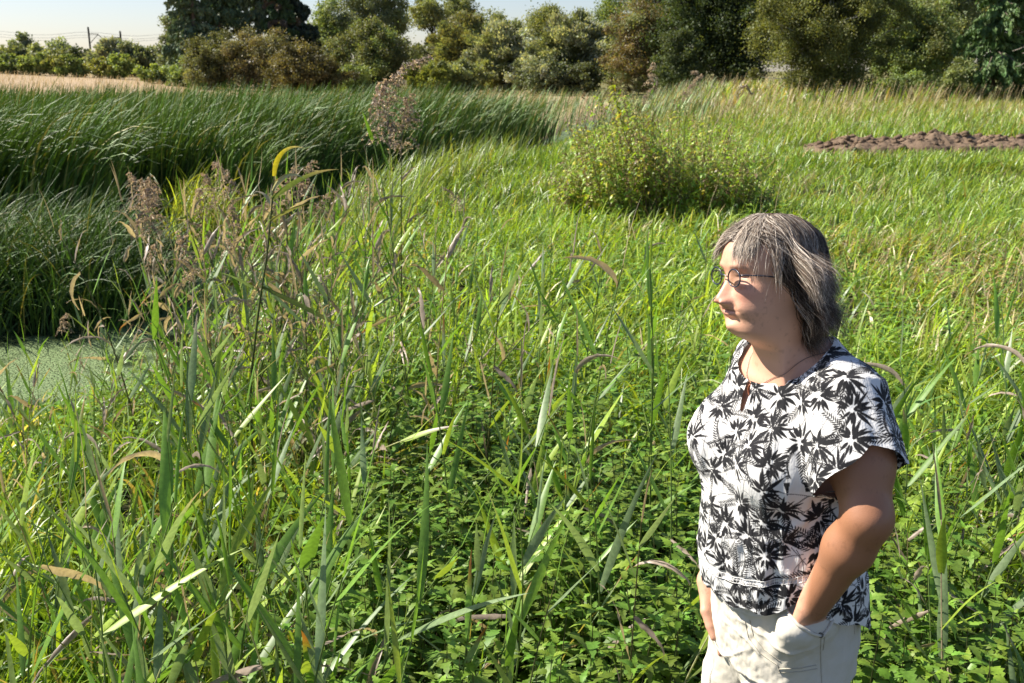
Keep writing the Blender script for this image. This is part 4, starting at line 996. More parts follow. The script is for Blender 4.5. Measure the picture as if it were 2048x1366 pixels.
_Fs, _Ss, _Bs = smooth_tab(_F, .0028), smooth_tab(_S, .004), smooth_tab(_B, .004)
_F[:, 1] = _F[:, 1]; _top = _F[:, 0] > .185
_N = smooth_tab(np.array([(-.2, 0), (.0535, 0), (.0570, .006), (.0600, .018), (.0640, .0262), (.0695, .0285), (.0745, .0268), (.082, .0215), (.09, .0165), (.10, .0115), (.110, .0055), (.121, 0), (.3, 0)]), .0016)
def ga(v, c, w): return np.exp(-((v - c) / w) ** 2)
def headR(th, z):
    lo = z < .175; Ff = np.where(lo, np.interp(z, _Fs[:, 0], _Fs[:, 1]), np.interp(z, _F[:, 0], _F[:, 1])); S_ = np.where(lo, np.interp(z, _Ss[:, 0], _Ss[:, 1]), np.interp(z, _S[:, 0], _S[:, 1])); B_ = np.where(lo, np.interp(z, _Bs[:, 0], _Bs[:, 1]), np.interp(z, _B[:, 0], _B[:, 1])); ct, st = np.cos(th), np.sin(th)
    n = 2.25; D = np.where(ct > 0, Ff, B_)
    neg = (Ff <= 0.002) | (S_ <= .002); D = np.maximum(D, .002); S_ = np.maximum(S_, .002)
    r = ((np.abs(st) / S_) ** n + (np.abs(ct) / D) ** n) ** (-1 / n); return np.where(neg, -.03, r)
def face(x, z):
    """relief added to the front of the head, x lateral"""
    ax = np.abs(x)
    nose = np.interp(z, _N[:, 0], _N[:, 1])
    wn = np.interp(z, [.06, .072, .085, .115], [.0155, .0140, .0100, .008])
    f = nose * .86 * np.exp(-(np.abs(x) / (wn * 1.05)) ** 2.2) + .0110 * ga(ax, .0140, .0060) * ga(z, .0640, .0068)
    f = f - .010 * ga(ax, .031, .0155) * ga(z, .112, .0115) + .0045 * ga(ax, .031, .012) * ga(z, .113, .0075)
    f = f - .0035 * ga(ax, .032, .010) * ga(z, .1105, .0020)
    f = f + .0045 * ga(ax, .028, .02) * ga(z, .1295, .007) - .003 * ga(x, 0, .006) * ga(z, .113, .008)
    f = f + .0055 * ga(ax, .040, .018) * ga(z, .083, .016) + .003 * ga(ax, .045, .02) * ga(z, .045, .02)
    f = f + .0050 * ga(x, 0, .019) * ga(z, .0530, .0042) + .0062 * ga(x, 0, .017) * ga(z, .0410, .0048) - .0032 * ga(x, 0, .026) * ga(z, .0472, .0017)
    f = f - .0035 * ga(x, 0, .02) * ga(z, .0315, .005) + .0065 * ga(x, 0, .015) * ga(z, .0165, .0095) - .002 * ga(x, 0, .004) * ga(z, .0575, .004)
    f = f + .0035 * ga(ax, .036, .013) * ga(z, .052, .014) - .0018 * ga(ax - (.018 + (.066 - z) * .7), 0, .0035) * ga(z, .055, .012) - .0014 * ga(ax, .036, .014) * ga(z, .0995, .0022)
    return f

def P_(u, v, d): return w2l(unproj(u, v, d))
SHL = P_(1690, 800, 1.80); ELL = P_(1734, 1036, 1.735); WRL = P_(1626, 1212, 1.875); HDL = P_(1606, 1318, 1.985)
SHR = np.array([.135, -.055, SHL[2] - .022]); ELR = P_(1510, 1020, 2.22); WRR = P_(1420, 1160, 2.17); HDR = P_(1474, 1292, 2.13)
print('joints', SHL.round(3), ELL.round(3), WRL.round(3), HDL.round(3), 'R', SHR.round(3), ELR.round(3), WRR.round(3), HDR.round(3))

TORSO = [(.74, 0, -.02, .150, .115, .125), (.82, 0, -.02, .158, .118, .13), (.92, 0, -.012, .160, .122, .13), (1.0, 0, 0, .164, .13, .122), (1.08, 0, 0, .165, .125, .115), (1.16, 0, 0, .165, .12, .112), (1.24, 0, 0, .168, .115, .112),
         (1.31, 0, 0, .160, .102, .105), (1.36, 0, .005, .128, .085, .09), (1.395, 0, .004, .088, .064, .075), (1.43, 0, .002, .052, .036, .052)]
TORSO = [(z, x, y, a * .95, f * .99, b * .93) for z, x, y, a, f, b in TORSO]
def grown(tab, e, eb=0): return [(z, x, y, a + e, f + e, b + e + eb) for z, x, y, a, f, b in tab]
def breasts(F_, e, k):
    for s_ in (-1, 1): F_.ell((s_ * .082, .078, 1.205), (.082 + e, .078 + e, .088 + e), k)

def hand(F_, wr, tip, side, k=.006, curl=.35):
    """palm, four fingers of unequal length and a thumb, from the wrist towards tip"""
    d = unit(tip - wr); up_ = np.cross(d, [0, 0, 1.0]); 
    lat = unit(np.array([0, 1.0, .15]) - d * (d @ np.array([0, 1.0, .15]))); nrm = np.cross(d, lat)
    pc = wr + d * .048
    for q in np.linspace(-.032, .030, 4): F_.capsule(wr + lat * q * .45 + d * .005, wr + d * .085 + lat * q, .0155, .0115, .012)
    for q, L in zip((.031, .0105, -.0105, -.031), (.070, .078, .073, .058)):
        a = wr + d * .084 + lat * q; b = a + d * L * .42 + nrm * side * .004; c = b + unit(d + nrm * side * curl) * L * .33; e = c + unit(d + nrm * side * curl * 2.2) * L * .25
        F_.capsule(a, b, .0098, .0090, .004); F_.capsule(b, c, .0090, .0082, .003); F_.capsule(c, e, .0082, .0070, .003)
    a = wr + d * .02 + lat * .02; b = a + unit(d * .85 + lat * .5) * .042; c = b + unit(d * .97 + lat * .12) * .032; e = c + unit(d + lat * .1) * .024
    F_.capsule(a, b, .0155, .0115, .01); F_.capsule(b, c, .0112, .010, .004); F_.capsule(c, e, .010, .0078, .003)

def axis(parts):
    out = []
    for a, b, h in parts: out.append(np.arange(a, b, h))
    return np.concatenate(out)

def build_woman():
    root = empty("person", WO, math.atan2(WR[1], WR[0]))
    tag(root, "woman in glasses, black and white leaf print blouse and beige trousers, hand in pocket", "person")
    # ------------------------------------------------------------ body
    B = Field(axis([(-.44, -.095, .004), (-.095, .115, .0018), (.115, .42, .004)]), axis([(-.30, -.05, .004), (-.05, .215, .0018), (.215, .32, .004)]), axis([(-.01, 1.37, .004), (1.37, 1.70, .0018)]))
    B.rings(TORSO, 0)
    breasts(B, -.012, .03)
    def hf(x, y, z):
        q = l2h(np.stack([x, y, z], -1)); th = np.arctan2(q[..., 0], q[..., 1]); rho = np.hypot(q[..., 0], q[..., 1]); r = headR(th, q[..., 2])
        fr = np.clip(np.cos(th), 0, 1); r = r + face(rho * np.sin(th), q[..., 2]) * sstep(.15, .6, fr)
        return (rho - r) * .85
    B.add(hf, (-.12, -.07, 1.35), (.15, .23, 1.68), .018)
    for s_ in (-1, 1):   # ears
        e = h2l(np.array([s_ * .0755, -.002, .098])); B.ell(e, (.008, .018, .030), .006, HROT + s_ * .25)
        B.capsule((s_ * .05, -.005, 1.39), (s_ * .13, -.02, 1.358 - .012 * (s_ > 0)), .048, .043, .03)          # trapezius
    for SH, EL, WR_, HD, sd in ((SHL, ELL, WRL, HDL, 1), (SHR, ELR, WRR, HDR, -1)):
        B.ell(SH + [0, 0, -.005], (.060, .060, .062), .015)
        m_ = SH * .45 + EL * .55 + np.array([0, -.008, 0])
        B.capsule(SH, m_, .058, .055, .010); B.capsule(m_, EL, .055, .040, .025)
        B.ell(EL + [0, -.010, -.006], (.030, .034, .042), .02)
        m2 = EL * .68 + WR_ * .32; B.capsule(EL, m2, .038, .0405, .02); B.capsule(m2, WR_, .0405, .0285, .03)
        hand(B, WR_, HD, -sd)
    for s_ in (-1, 1):
        hip = (s_ * .072, -.012, .80); kn = (s_ * .10, .0, .45); an = (s_ * .105, -.03, .075)
        B.capsule(hip, kn, .074, .056, .03); B.capsule(kn, (s_ * .102, -.03, .30), .056, .055, .02); B.capsule((s_ * .102, -.03, .30), an, .055, .036, .02)
        B.capsule((s_ * .105, -.04, .04), (s_ * .12, .13, .03), .038, .032, .02)
    V, Fq = B.mesh(); V = relax(V, Fq, 2, .35)
    hq = l2h(V); hz, hx = hq[:, 2], hq[:, 0]; isface = (hz > -.03) & (hq[:, 1] > 0)
    # colours: face, arms, neck
    face_c = np.array([.64, .35, .23]); arm_c = np.array([.335, .155, .082]); c = np.ones((len(V), 1)) * face_c
    tan = np.maximum(sstep(.165, .20, np.abs(V[:, 0])) * (V[:, 2] < 1.40), 0)[:, None]; c = c * (1 - tan) + arm_c * tan
    chest = (sstep(1.42, 1.38, V[:, 2]) * (1 - tan[:, 0]))[:, None]; c = c * (1 - chest * .5) + np.array([.58, .30, .20]) * chest * .5
    red = np.array([.62, .24, .17]); m = (isface * (ga(np.abs(hx), .042, .02) * ga(hz, .078, .018) * .55 + ga(hx, 0, .016) * ga(hz, .07, .012) * .75))[:, None]; c = c * (1 - m) + red * m
    lip = (isface * (hq[:, 1] > .07) * sstep(.028, .020, np.abs(hx)) * (sstep(.0345, .0375, hz) * sstep(.0580, .0545, hz)))[:, None]; c = c * (1 - lip * .45) + np.array([.52, .21, .17]) * lip * .45
    ln = (isface * (hq[:, 1] > .07) * sstep(.030, .024, np.abs(hx)) * ga(hz, .0472, .0014))[:, None]; c = c * (1 - ln * .75) + np.array([.14, .04, .03]) * ln * .75
    brow = (isface * ga(hz - (.1305 - 22 * (np.abs(hx) - .030) ** 2 * .35), 0, .0028) * sstep(.054, .046, np.abs(hx)) * sstep(.010, .016, np.abs(hx)) * (.5 + .5 * noise(hx, hz, .0016, 3)))[:, None]; c = c * (1 - brow * .6) + np.array([.16, .11, .08]) * brow * .6
    lash = (isface * ga(hz - (.1130 - 12 * (np.abs(hx) - .031) ** 2), 0, .0013) * sstep(.046, .043, np.abs(hx)) * sstep(.017, .020, np.abs(hx)))[:, None]; c = c * (1 - lash * .85) + np.array([.05, .03, .025]) * lash * .85
    nost = (isface * ga(np.abs(hx), .0085, .0036) * ga(hz, .0590, .0025))[:, None]; c = c * (1 - nost * .9) + np.array([.10, .03, .02]) * nost * .9
    fr = noise(V[:, 0] * 1.0 + V[:, 1], V[:, 2], .004, 8) * noise(V[:, 1] - V[:, 0], V[:, 2], .011, 9); c = c * (1 - .16 * sstep(.45, .7, fr)[:, None]) * (.95 + .1 * fbm(V[:, 0] + V[:, 1], V[:, 2], .03, 4)[:, None])
    m_skin, N, L, b = new_mat("skin"); a = N.new("ShaderNodeAttribute"); a.attribute_name = 'Col'; L.new(a.outputs['Color'], b.inputs['Base Color'])
    b.inputs['Roughness'].default_value = .48; b.inputs['Specular IOR Level'].default_value = .45
    b.inputs['Subsurface Weight'].default_value = .0; b.inputs['Subsurface Radius'].default_value = (.9, .35, .18); b.inputs['Subsurface Scale'].default_value = .008
    tx = N.new("ShaderNodeTexNoise"); tx.inputs['Scale'].default_value = 420; tx.inputs['Detail'].default_value = 3; g = N.new("ShaderNodeNewGeometry"); L.new(g.outputs['Position'], tx.inputs['Vector'])
    bp = N.new("ShaderNodeBump"); bp.inputs['Strength'].default_value = .25; bp.inputs['Distance'].default_value = .0012; L.new(tx.outputs[0], bp.inputs['Height']); L.new(bp.outputs[0], b.inputs['Normal'])
    body = np_mesh("body", V, Fq, m_skin, c, True, root)
    # eyes
    def ball(cn, r, mat, name, col, n=24):
        th = np.linspace(0, np.pi, n); ph = np.linspace(0, 2 * np.pi, n * 2 + 1)[:-1]; T, Pp = np.meshgrid(th, ph, indexing='ij')
        q = np.stack([r * np.sin(T) * np.cos(Pp), r * np.cos(T), r * np.sin(T) * np.sin(Pp)], -1).reshape(-1, 3); k = n * 2; ii = np.arange(n * k).reshape(n, k)
        f = np.stack([ii[:-1], np.roll(ii, -1, 1)[:-1], np.roll(ii, -1, 1)[1:], ii[1:]], -1).reshape(-1, 4)
        ang = np.arccos(np.clip(q[:, 1] / r, -1, 1)); cc = np.where((ang < .26)[:, None], [.01, .01, .01], np.where((ang < .52)[:, None], [.10, .11, .09], [.26, .21, .18]))
        return np_mesh(name, h2l(q + cn), f, mat, cc if col is None else np.array(col) * np.ones((len(q), 1)), True, root)
    m_eye = attr_mat("eye_surface", .12, .6)
    for s_ in (-1, 1): ball(np.array([s_ * .031, .0575, .1105]), .0122, m_eye, "eye", None)

    # ------------------------------------------------------------ blouse
    h = .0052
    S = Field(np.arange(-.36, .36, h), np.arange(-.24, .28, h), np.arange(.80, 1.47, h))
    S.rings(grown([(.82, 0, -.02, .172, .13, .145)] + TORSO[3:], .0115, .006), 0); breasts(S, .0085, .035)
    S.rings([(z_, x_, y_, a_ * .95, f_ * 1.0, b_ * .93) for z_, x_, y_, a_, f_, b_ in [(.83, 0, -.02, .184, .144, .165), (.90, 0, -.015, .190, .154, .160), (.97, 0, -.006, .190, .156, .152), (1.005, 0, 0, .181, .148, .143), (1.05, 0, 0, .182, .148, .140), (1.12, 0, 0, .180, .146, .130), (1.2, 0, 0, .176, .138, .128)]], .02)
    for s_, SH, EL in ((-1, SHL, ELL), (1, SHR, ELR)):
        S.capsule((s_ * .05, -.005, 1.39), (s_ * .13, -.02, 1.358 - .012 * (s_ > 0)), .060, .055, .03); S.ell(SH + [0, 0, -.008], (.073, .073, .078), .035)
        ax_ = unit(EL - SH)
        def slv(x, y, z, SH=SH, ax_=ax_):
            p = np.stack([x, y, z], -1) - SH; s_ax = p @ ax_; rad = np.linalg.norm(p - s_ax[..., None] * ax_, axis=-1)
            return np.maximum(rad - (.071 + .013 * np.clip(s_ax / .12, 0, 1)), np.maximum(s_ax - .165, -s_ax - .02))
        S.add(slv, SH - .2, SH + .2, .02)
    V, Fq = S.mesh(); V = relax(V, Fq, 2, .4)
    Nn = vnormals(V, Fq); th = np.arctan2(V[:, 0], V[:, 1])
    # drape: soft vertical folds under the bust, gathers above and below the lace, radial folds at the sleeve
    z = V[:, 2]; fold = .0045 * (fbm(th * 3.2 + 9, z * 1.2, .42, 21, 2) - .5) * 2 * sstep(1.3, 1.12, z) + .0035 * np.sin(th * 26 + 3 * fbm(th, z * 4, .5, 22)) * ga(z, .985, .045) * .6
    fold += .0035 * (fbm(th * 2 + z * 3, z * 2 - th, .22, 23, 2) - .5) * 2
    dl = np.minimum(np.linalg.norm(V - SHL, axis=1), np.linalg.norm(V - SHR, axis=1)); fold += .003 * np.sin((V[:, 1] - SHL[1]) * 120 + 2) * sstep(.05, .12, dl) * (np.abs(V[:, 0]) > .19)
    # diagonal pull from the armpit to the front and from the lifted hem to the wrist
    fold += .005 * ga((V[:, 1] - .02) - (1.20 - z) * .8, 0, .012) * (V[:, 0] < 0) * sstep(1.28, 1.2, z) * sstep(1.0, 1.08, z)
    fold += .006 * ga((V[:, 1] - .05) - (z - .98) * 1.3, 0, .010) * (V[:, 0] < -.05) * sstep(.9, .95, z) * sstep(1.06, 1.0, z)
    lz = 1.010 - .062 * np.clip((V[:, 0] * -(RT @ WR) + V[:, 1] * -(RT @ WF)) / .18, -.4, 1); fold -= .005 * ga(z, lz, .006)
    V = V + Nn * fold[:, None]
    # openings
    CL = -np.array([RT @ WR, RT @ WF]); lft = np.clip((V[:, 0] * CL[0] + V[:, 1] * CL[1]) / .18, -.4, 1)
    hem = .925 - .035 * np.clip(lft, 0, 1) - .075 * sstep(.05, -.16, V[:, 1]) + .006 * np.sin(th * 9) + .035 * ga(V[:, 0], -.17, .05) * ga(V[:, 1], .09, .05)
    V, Fq, u_ = cut(V, Fq, V[:, 2] - hem)
    CL3 = np.array([CL[0], CL[1], 0.0])
    def arm_g(V, SH, EL, out):
        ax_ = unit(EL - SH); q = V - SH; s = q @ ax_; rad = q - s[:, None] * ax_; rn = unit(rad); lift = rn @ out
        isarm = (np.abs(V[:, 0]) > np.abs(SH[0]) - .02) | ((np.linalg.norm(rad, axis=1) < .11) & (np.abs(V[:, 0]) > .15) & (s > .05))
        cutat = .100 + .060 * np.clip(rn @ CL3, 0, 1) + .030 * np.clip(-(rn @ CL3), 0, 1) + .004 * np.sin(np.arctan2(rn @ np.cross(ax_, out), lift) * 5)
        e_ = (V[:, 0] / .170) ** 2 + (V[:, 1] / .137) ** 2; near = (np.sign(V[:, 0]) == np.sign(SH[0])) & (np.linalg.norm(rad, axis=1) < .12) & (e_ > 1.7) & (s < .2) & (s > .04)
        return np.where(near, cutat - s, 1.0)
    V, Fq, u_ = cut(V, Fq, arm_g(V, SHL, ELL, np.array([-.8, .3, .1]))); V, Fq, u_ = cut(V, Fq, arm_g(V, SHR, ELR, np.array([.8, .3, .1])))
    q = V - np.array([0, .048, 1.432]); neck = np.sqrt((q[:, 0] / .108) ** 2 + (q[:, 1] / .105) ** 2 + (q[:, 2] / .088) ** 2) - 1
    V, Fq, u_ = cut(V, Fq, neck * .1)
    t = (V[:, 2] - 1.288) / .075; kh = np.abs(V[:, 0] - .002) - .010 * np.sin(np.pi * np.clip(t, 0, 1)) ** .7
    V, Fq, u_ = cut(V, Fq, np.where((t > 0) & (t < 1) & (V[:, 1] > 0), kh, 1.0))
    V, Fq = subdiv(V, Fq); V = relax(V, Fq, 2, .3); V, Fq = subdiv(V, Fq)
    Nn = vnormals(V, Fq)
    # printed leaf bursts: black marks written per vertex, measured in the tangent plane of each motif
    ink = np.zeros(len(V)); pr = np.random.default_rng(11)
    order = pr.permutation(len(V))[:6000]; cen = []
    for i in order:
        p = V[i]
        if all(np.linalg.norm(p - V[j]) > .049 for j in cen): cen.append(i)
    cell = np.floor(V / .03).astype(int); ck_ = cell[:, 0] * 1000003 + cell[:, 1] * 1009 + cell[:, 2]; so_ = np.argsort(ck_); sk = ck_[so_]
    def near(p, r):
        c0 = np.floor((p - r) / .03).astype(int); c1 = np.floor((p + r) / .03).astype(int); out = []
        for a in range(c0[0], c1[0] + 1):
            for b_ in range(c0[1], c1[1] + 1):
                k0 = a * 1000003 + b_ * 1009; out.append(so_[np.searchsorted(sk, k0 + c0[2]):np.searchsorted(sk, k0 + c1[2] + 1)])
        return np.concatenate(out)
    soft = .0009
    def leafmark(x, y, ox, oy, ang, L, W, bend):
        dx, dy = x - ox, y - oy; s = (dx * math.cos(ang) + dy * math.sin(ang)) / L; d = -dx * math.sin(ang) + dy * math.cos(ang) - bend * L * s * s
        w = W * .5 * np.sin(np.pi * np.clip(s, 0, 1) ** .75) ** .8
        return np.where((s > 0) & (s < 1), np.clip((w - np.abs(d)) / soft + .5, 0, 1), 0)
    for i in cen:
        p = V[i]; n = Nn[i]; tz = unit(np.array([0, 0, 1.0]) - n * n[2] + 1e-6); tx_ = np.cross(tz, n); j = near(p, .075); q = V[j] - p; ok = (Nn[j] @ n > -.1) & (np.abs(q @ n) < .045); j = j[ok]; q = q[ok]
        x, y = q @ tx_, q @ tz; a0 = pr.random() * .9 + .2 + (np.pi if pr.random() < .12 else 0); ik = np.zeros(len(j))
        nl = pr.integers(14, 19)
        for k in range(nl):      # broad pointed leaves fanning out round a small white eye
            a = a0 + (k / nl - .5) * np.pi * 1.75 + pr.normal() * .10; L = (.018 + .016 * pr.random()) * (1.15 if np.cos(a - a0) > .3 else .85); r0 = .0045 + .006 * pr.random()
            ik = np.maximum(ik, leafmark(x, y, r0 * math.cos(a), r0 * math.sin(a), a, L, .0052 + .0026 * pr.random(), pr.normal() * .12))
        for k in range(3):       # hooked white-edged leaves in the eye
            a = a0 + pr.normal() * .9; ik = np.maximum(ik, leafmark(x, y, 0, 0, a, .02, .006, .5))
        for k in range(2):       # feathery frond
            a = a0 + np.pi * (.62 + .25 * k) * (1 if pr.random() < .5 else -1); ox, oy = .016 * math.cos(a), .016 * math.sin(a); bn = pr.normal() * .25
            for m in range(11):
                s = m / 11; fx = ox + .055 * s * math.cos(a + bn * s); fy = oy + .055 * s * math.sin(a + bn * s)
                for sg in (-1, 1): ik = np.maximum(ik, leafmark(x, y, fx, fy, a + bn * s + sg * .75, .012 * (1 - .6 * s) + .003, .0028, 0))
        for k in range(4):       # dotted sprays
            a = a0 + pr.random() * 6.28; bn = pr.normal() * .5
            for m in range(16):
                s = m / 16; r_ = .03 + .042 * s; fx, fy = r_ * math.cos(a + bn * s * .6), r_ * math.sin(a + bn * s * .6); dd = np.hypot(x - fx, y - fy)
                ik = np.maximum(ik, np.clip((.00115 - dd) / .0007 + .5, 0, 1) * .9)
        ink[j] = np.maximum(ink[j], ik)
    lace = np.abs(V[:, 2] - (1.010 - .062 * np.clip((V[:, 0] * CL[0] + V[:, 1] * CL[1]) / .18, -.4, 1))) < .005; ink[lace] *= .45
    white = np.array([.80, .79, .765]); black = np.array([.012, .012, .014]); c = white * (1 - ink[:, None]) + black * ink[:, None]
    m_bl, N, L, b = new_mat("printed_crepe"); a = N.new("ShaderNodeAttribute"); a.attribute_name = 'Col'; L.new(a.outputs['Color'], b.inputs['Base Color'])
    b.inputs['Roughness'].default_value = .8; b.inputs['Specular IOR Level'].default_value = .2; b.inputs['Sheen Weight'].default_value = .1
    tc = N.new("ShaderNodeTexCoord"); mpn = N.new("ShaderNodeMapping"); mpn.inputs['Scale'].default_value = (330, 330, 14); L.new(tc.outputs['Object'], mpn.inputs[0])
    tx = N.new("ShaderNodeTexNoise"); tx.inputs['Scale'].default_value = 1; tx.inputs['Detail'].default_value = 2; L.new(mpn.outputs[0], tx.inputs['Vector'])
    bp = N.new("ShaderNodeBump"); bp.inputs['Strength'].default_value = .55; bp.inputs['Distance'].default_value = .002; L.new(tx.outputs[0], bp.inputs['Height']); L.new(bp.outputs[0], b.inputs['Normal'])
    tr_ = N.new("ShaderNodeBsdfTranslucent"); L.new(a.outputs['Color'], tr_.inputs['Color']); mxs = N.new("ShaderNodeMixShader"); mxs.inputs[0].default_value = .12
    L.new(b.outputs[0], mxs.inputs[1]); L.new(tr_.outputs[0], mxs.inputs[2]); L.new(mxs.outputs[0], N["Material Output"].inputs['Surface'])
    blouse = np_mesh("blouse", V, Fq, m_bl, c, True, root)
    # lace insertion band: little ladder holes standing on the cloth
    from mathutils.bvhtree import BVHTree
    def bvh(o): return BVHTree.FromPolygons([tuple(v.co) for v in o.data.vertices], [tuple(p.vertices) for p in o.data.polygons])
    tb = bvh(blouse); la = Acc()
    def ring_on(tree, zf, r0=.4, n=220, cy=0.0, off=.0015):
        P = []
        for a in np.linspace(0, 2 * np.pi, n):
            d = np.array([math.sin(a), math.cos(a), 0]); o = np.array([0, cy, zf(a)]) + d * r0; hit = tree.ray_cast(Vector(o), Vector(-d))
            if hit[0] is not None: P.append(np.array(hit[0]) + d * off)
        return np.array(P)
    def lacez(a): return 1.010 - .062 * min(1, max(-.4, (math.sin(a) * CL[0] + math.cos(a) * CL[1]) * .17 / .18))
    for dz in (-.0055, .0055):
        P = ring_on(tb, lambda a: lacez(a) + dz, off=.001); tube(P, .0007, (.7, .69, .66), la, 4)
    P1 = ring_on(tb, lambda a: lacez(a) - .0055, n=260); P2 = ring_on(tb, lambda a: lacez(a) + .0055, n=260)
    for k in range(0, min(len(P1), len(P2)), 2): tube([P1[k], P2[k]], .0006, (.7, .69, .66), la, 3)
    m_lace = attr_mat("lace_thread", .8, .2); la.build("lace_band", m_lace, blouse)

    # ------------------------------------------------------------ trousers
    T = Field(np.arange(-.26, .26, .0045), np.arange(-.24, .25, .0045), np.arange(.09, .97, .0045))
    T.rings([(.74, 0, -.020, .158, .125, .134), (.80, 0, -.020, .162, .129, .136), (.86, 0, -.018, .162, .130, .135), (.98, 0, -.008, .160, .129, .128)], 0, 2.4)
    for s_ in (-1, 1):
        hip = (s_ * .078, -.012, .80); kn = (s_ * .105, .0, .45); T.capsule(hip, (s_ * .097, -.005, .62), .090, .084, .02); T.capsule((s_ * .097, -.005, .62), kn, .084, .080, .02); T.capsule(kn, (s_ * .108, -.02, .12), .082, .075, .02)
    for SH, WR_, HD in ((1, WRL, HDL), (-1, WRR, HDR)):
        d = unit(HD - WR_); 
        for oy in ((-.028, 0, .028) if SH > 0 else (0,)): T.capsule(WR_ + d * (.060 if SH > 0 else .072) + [0, oy, 0], HD + d * .09 + [0, oy, 0], .024, .018, .03)
        if SH > 0: T.capsule(WR_ + d * .068 + [0, .045, 0], HD + [0, .048, .02], .024, .018, .03)
    V, Fq = T.mesh(); V = relax(V, Fq, 2, .4); Nn = vnormals(V, Fq); th = np.arctan2(V[:, 0], V[:, 1]); z = V[:, 2]
    w = .0038 * (fbm(th * .22 + z * .35 + 5, z - th * .06, .034, 61, 3) - .5) * 2 * sstep(.98, .9, z) + .006 * (fbm(th * .5, z + th * .05, .11, 62, 2) - .5) * 1.0
    for k_ in range(11): w += .0035 * ga(z - (.90 - .028 * k_ + (.05 if k_ % 2 else -.04) * (th + .3) + .02 * np.sin(th * 3 + k_)), 0, .0045) * ga(th, -.35 + .5 * math.sin(k_ * 2.1), .55)
    w += .0032 * np.abs(np.sin((z * 1.0 - th * .05) * 95 + 5 * fbm(th, z, .2, 63))) * ga(th, -.1, .5) * sstep(.9, .8, z)
    V = V + Nn * w[:, None]; V, Fq, _u = cut(V, Fq, V[:, 2] - .12); V, Fq = subdiv(V, Fq); V = relax(V, Fq, 1, .3)
    m_tr, N, L, b = new_mat("beige_cotton"); a = N.new("ShaderNodeAttribute"); a.attribute_name = 'Col'; L.new(a.outputs['Color'], b.inputs['Base Color'])
    b.inputs['Roughness'].default_value = .85; b.inputs['Specular IOR Level'].default_value = .2; tc = N.new("ShaderNodeTexCoord"); tx = N.new("ShaderNodeTexNoise"); tx.inputs['Scale'].default_value = 38; tx.inputs['Detail'].default_value = 6
    L.new(tc.outputs['Object'], tx.inputs['Vector']); bp = N.new("ShaderNodeBump"); bp.inputs['Strength'].default_value = .35; bp.inputs['Distance'].default_value = .005; L.new(tx.outputs[0], bp.inputs['Height']); L.new(bp.outputs[0], b.inputs['Normal'])
    c = np.array([.60, .56, .47]) * (.94 + .12 * fbm(V[:, 0] + V[:, 1], V[:, 2], .05, 64))[:, None]
    trs = np_mesh("trousers", V, Fq, m_tr, c, True, root)
    tt = bvh(trs)
    def on_cloth(tree, pts, off, dens=14):
        """polyline laid on a garment, through the surface points seen at these photo pixels"""
        pts = np.array(pts, float); t = np.linspace(0, len(pts) - 1, (len(pts) - 1) * dens + 1); U = np.interp(t, np.arange(len(pts)), pts[:, 0]); W_ = np.interp(t, np.arange(len(pts)), pts[:, 1]); out = []; o = w2l(CAM)
        for u, v in zip(U, W_):
            d = unit(w2l(unproj(u, v, 2.0)) - o); hit = tree.ray_cast(Vector(o), Vector(d))
            if hit[0] is not None: out.append(np.array(hit[0]) + np.array(hit[1]) * off)
        return np.array(out)
    seam = Acc(); m_seam = attr_mat("seam_thread", .85, .2); SC = (.42, .385, .31)
    for pts, r in (([(1642, 1276), (1641, 1300), (1642, 1340), (1644, 1380)], .0012), ([(1490, 1242), (1497, 1275), (1520, 1306), (1555, 1330), (1560, 1345)], .0013), ([(1500, 1240), (1507, 1272), (1528, 1298), (1560, 1322)], .0012), ([(1558, 1338), (1600, 1336), (1632, 1330)], .0014), ([(1558, 1345), (1600, 1343), (1634, 1337)], .0012),
                   ([(1688, 1190), (1664, 1240), (1650, 1268), (1646, 1300)], .0012), ([(1710, 1222), (1709, 1268)], .001)):
        P = on_cloth(tt, pts, .0004)
        if len(P) > 3: tube(P, r * .8, SC, seam, 4)
    seam.build("seams", m_seam, trs)
    pk = Acc(); P = on_cloth(tt, [(1572, 1212), (1580, 1232), (1598, 1252), (1622, 1266), (1644, 1272), (1655, 1258), (1672, 1225), (1692, 1182)], .002); tube(P, .0036, (.60, .56, .47), pk, 6)
    pk.build("pocket_edge", m_tr, trs)
    P = on_cloth(tt, [(1635, 1266), (1639, 1269)], .003, 2)
    if len(P):
        rv = Acc(); a = np.linspace(0, 2 * np.pi, 17); cp = P[-1]; o = unit(w2l(CAM) - cp); e1 = unit(np.cross(o, [0, 0, 1])); e2 = np.cross(o, e1)
        tube(cp + .0042 * (np.cos(a)[:, None] * e1 + np.sin(a)[:, None] * e2) + o * .001, .0011, (.10, .085, .06), rv, 5); rv.build("rivet", attr_mat("dull_brass", .4, .6), trs)
    # shoes, hidden in the grass
    sh = Field(np.arange(-.2, .2, .006), np.arange(-.12, .2, .006), np.arange(-.02, .14, .006))
    for s_ in (-1, 1): sh.capsule((s_ * .105, -.045, .045), (s_ * .122, .12, .036), .048, .042, .02)
    V, Fq = sh.mesh(); np_mesh("shoes", V, Fq, attr_mat("shoe_leather", .6, .3), np.array([.05, .045, .04]) * np.ones((len(V), 1)), True, root)

    # ------------------------------------------------------------ necklace
    bb = bvh(body); ch = Acc()
    P = ring_on(bb, lambda a: 1.430 - .085 * (.5 + .5 * math.cos(a)) ** 2.2 if True else 0, .25, 90, .045, .0022)
    ne = np_mesh; tube(P, .0006, (.12, .08, .06), ch, 4); neckl = ch.build("necklace", attr_mat("chain_metal", .35, .6), root)
    hit = bb.ray_cast(Vector((0.0, .4, 1.342)), Vector((0, -1, 0)))[0]
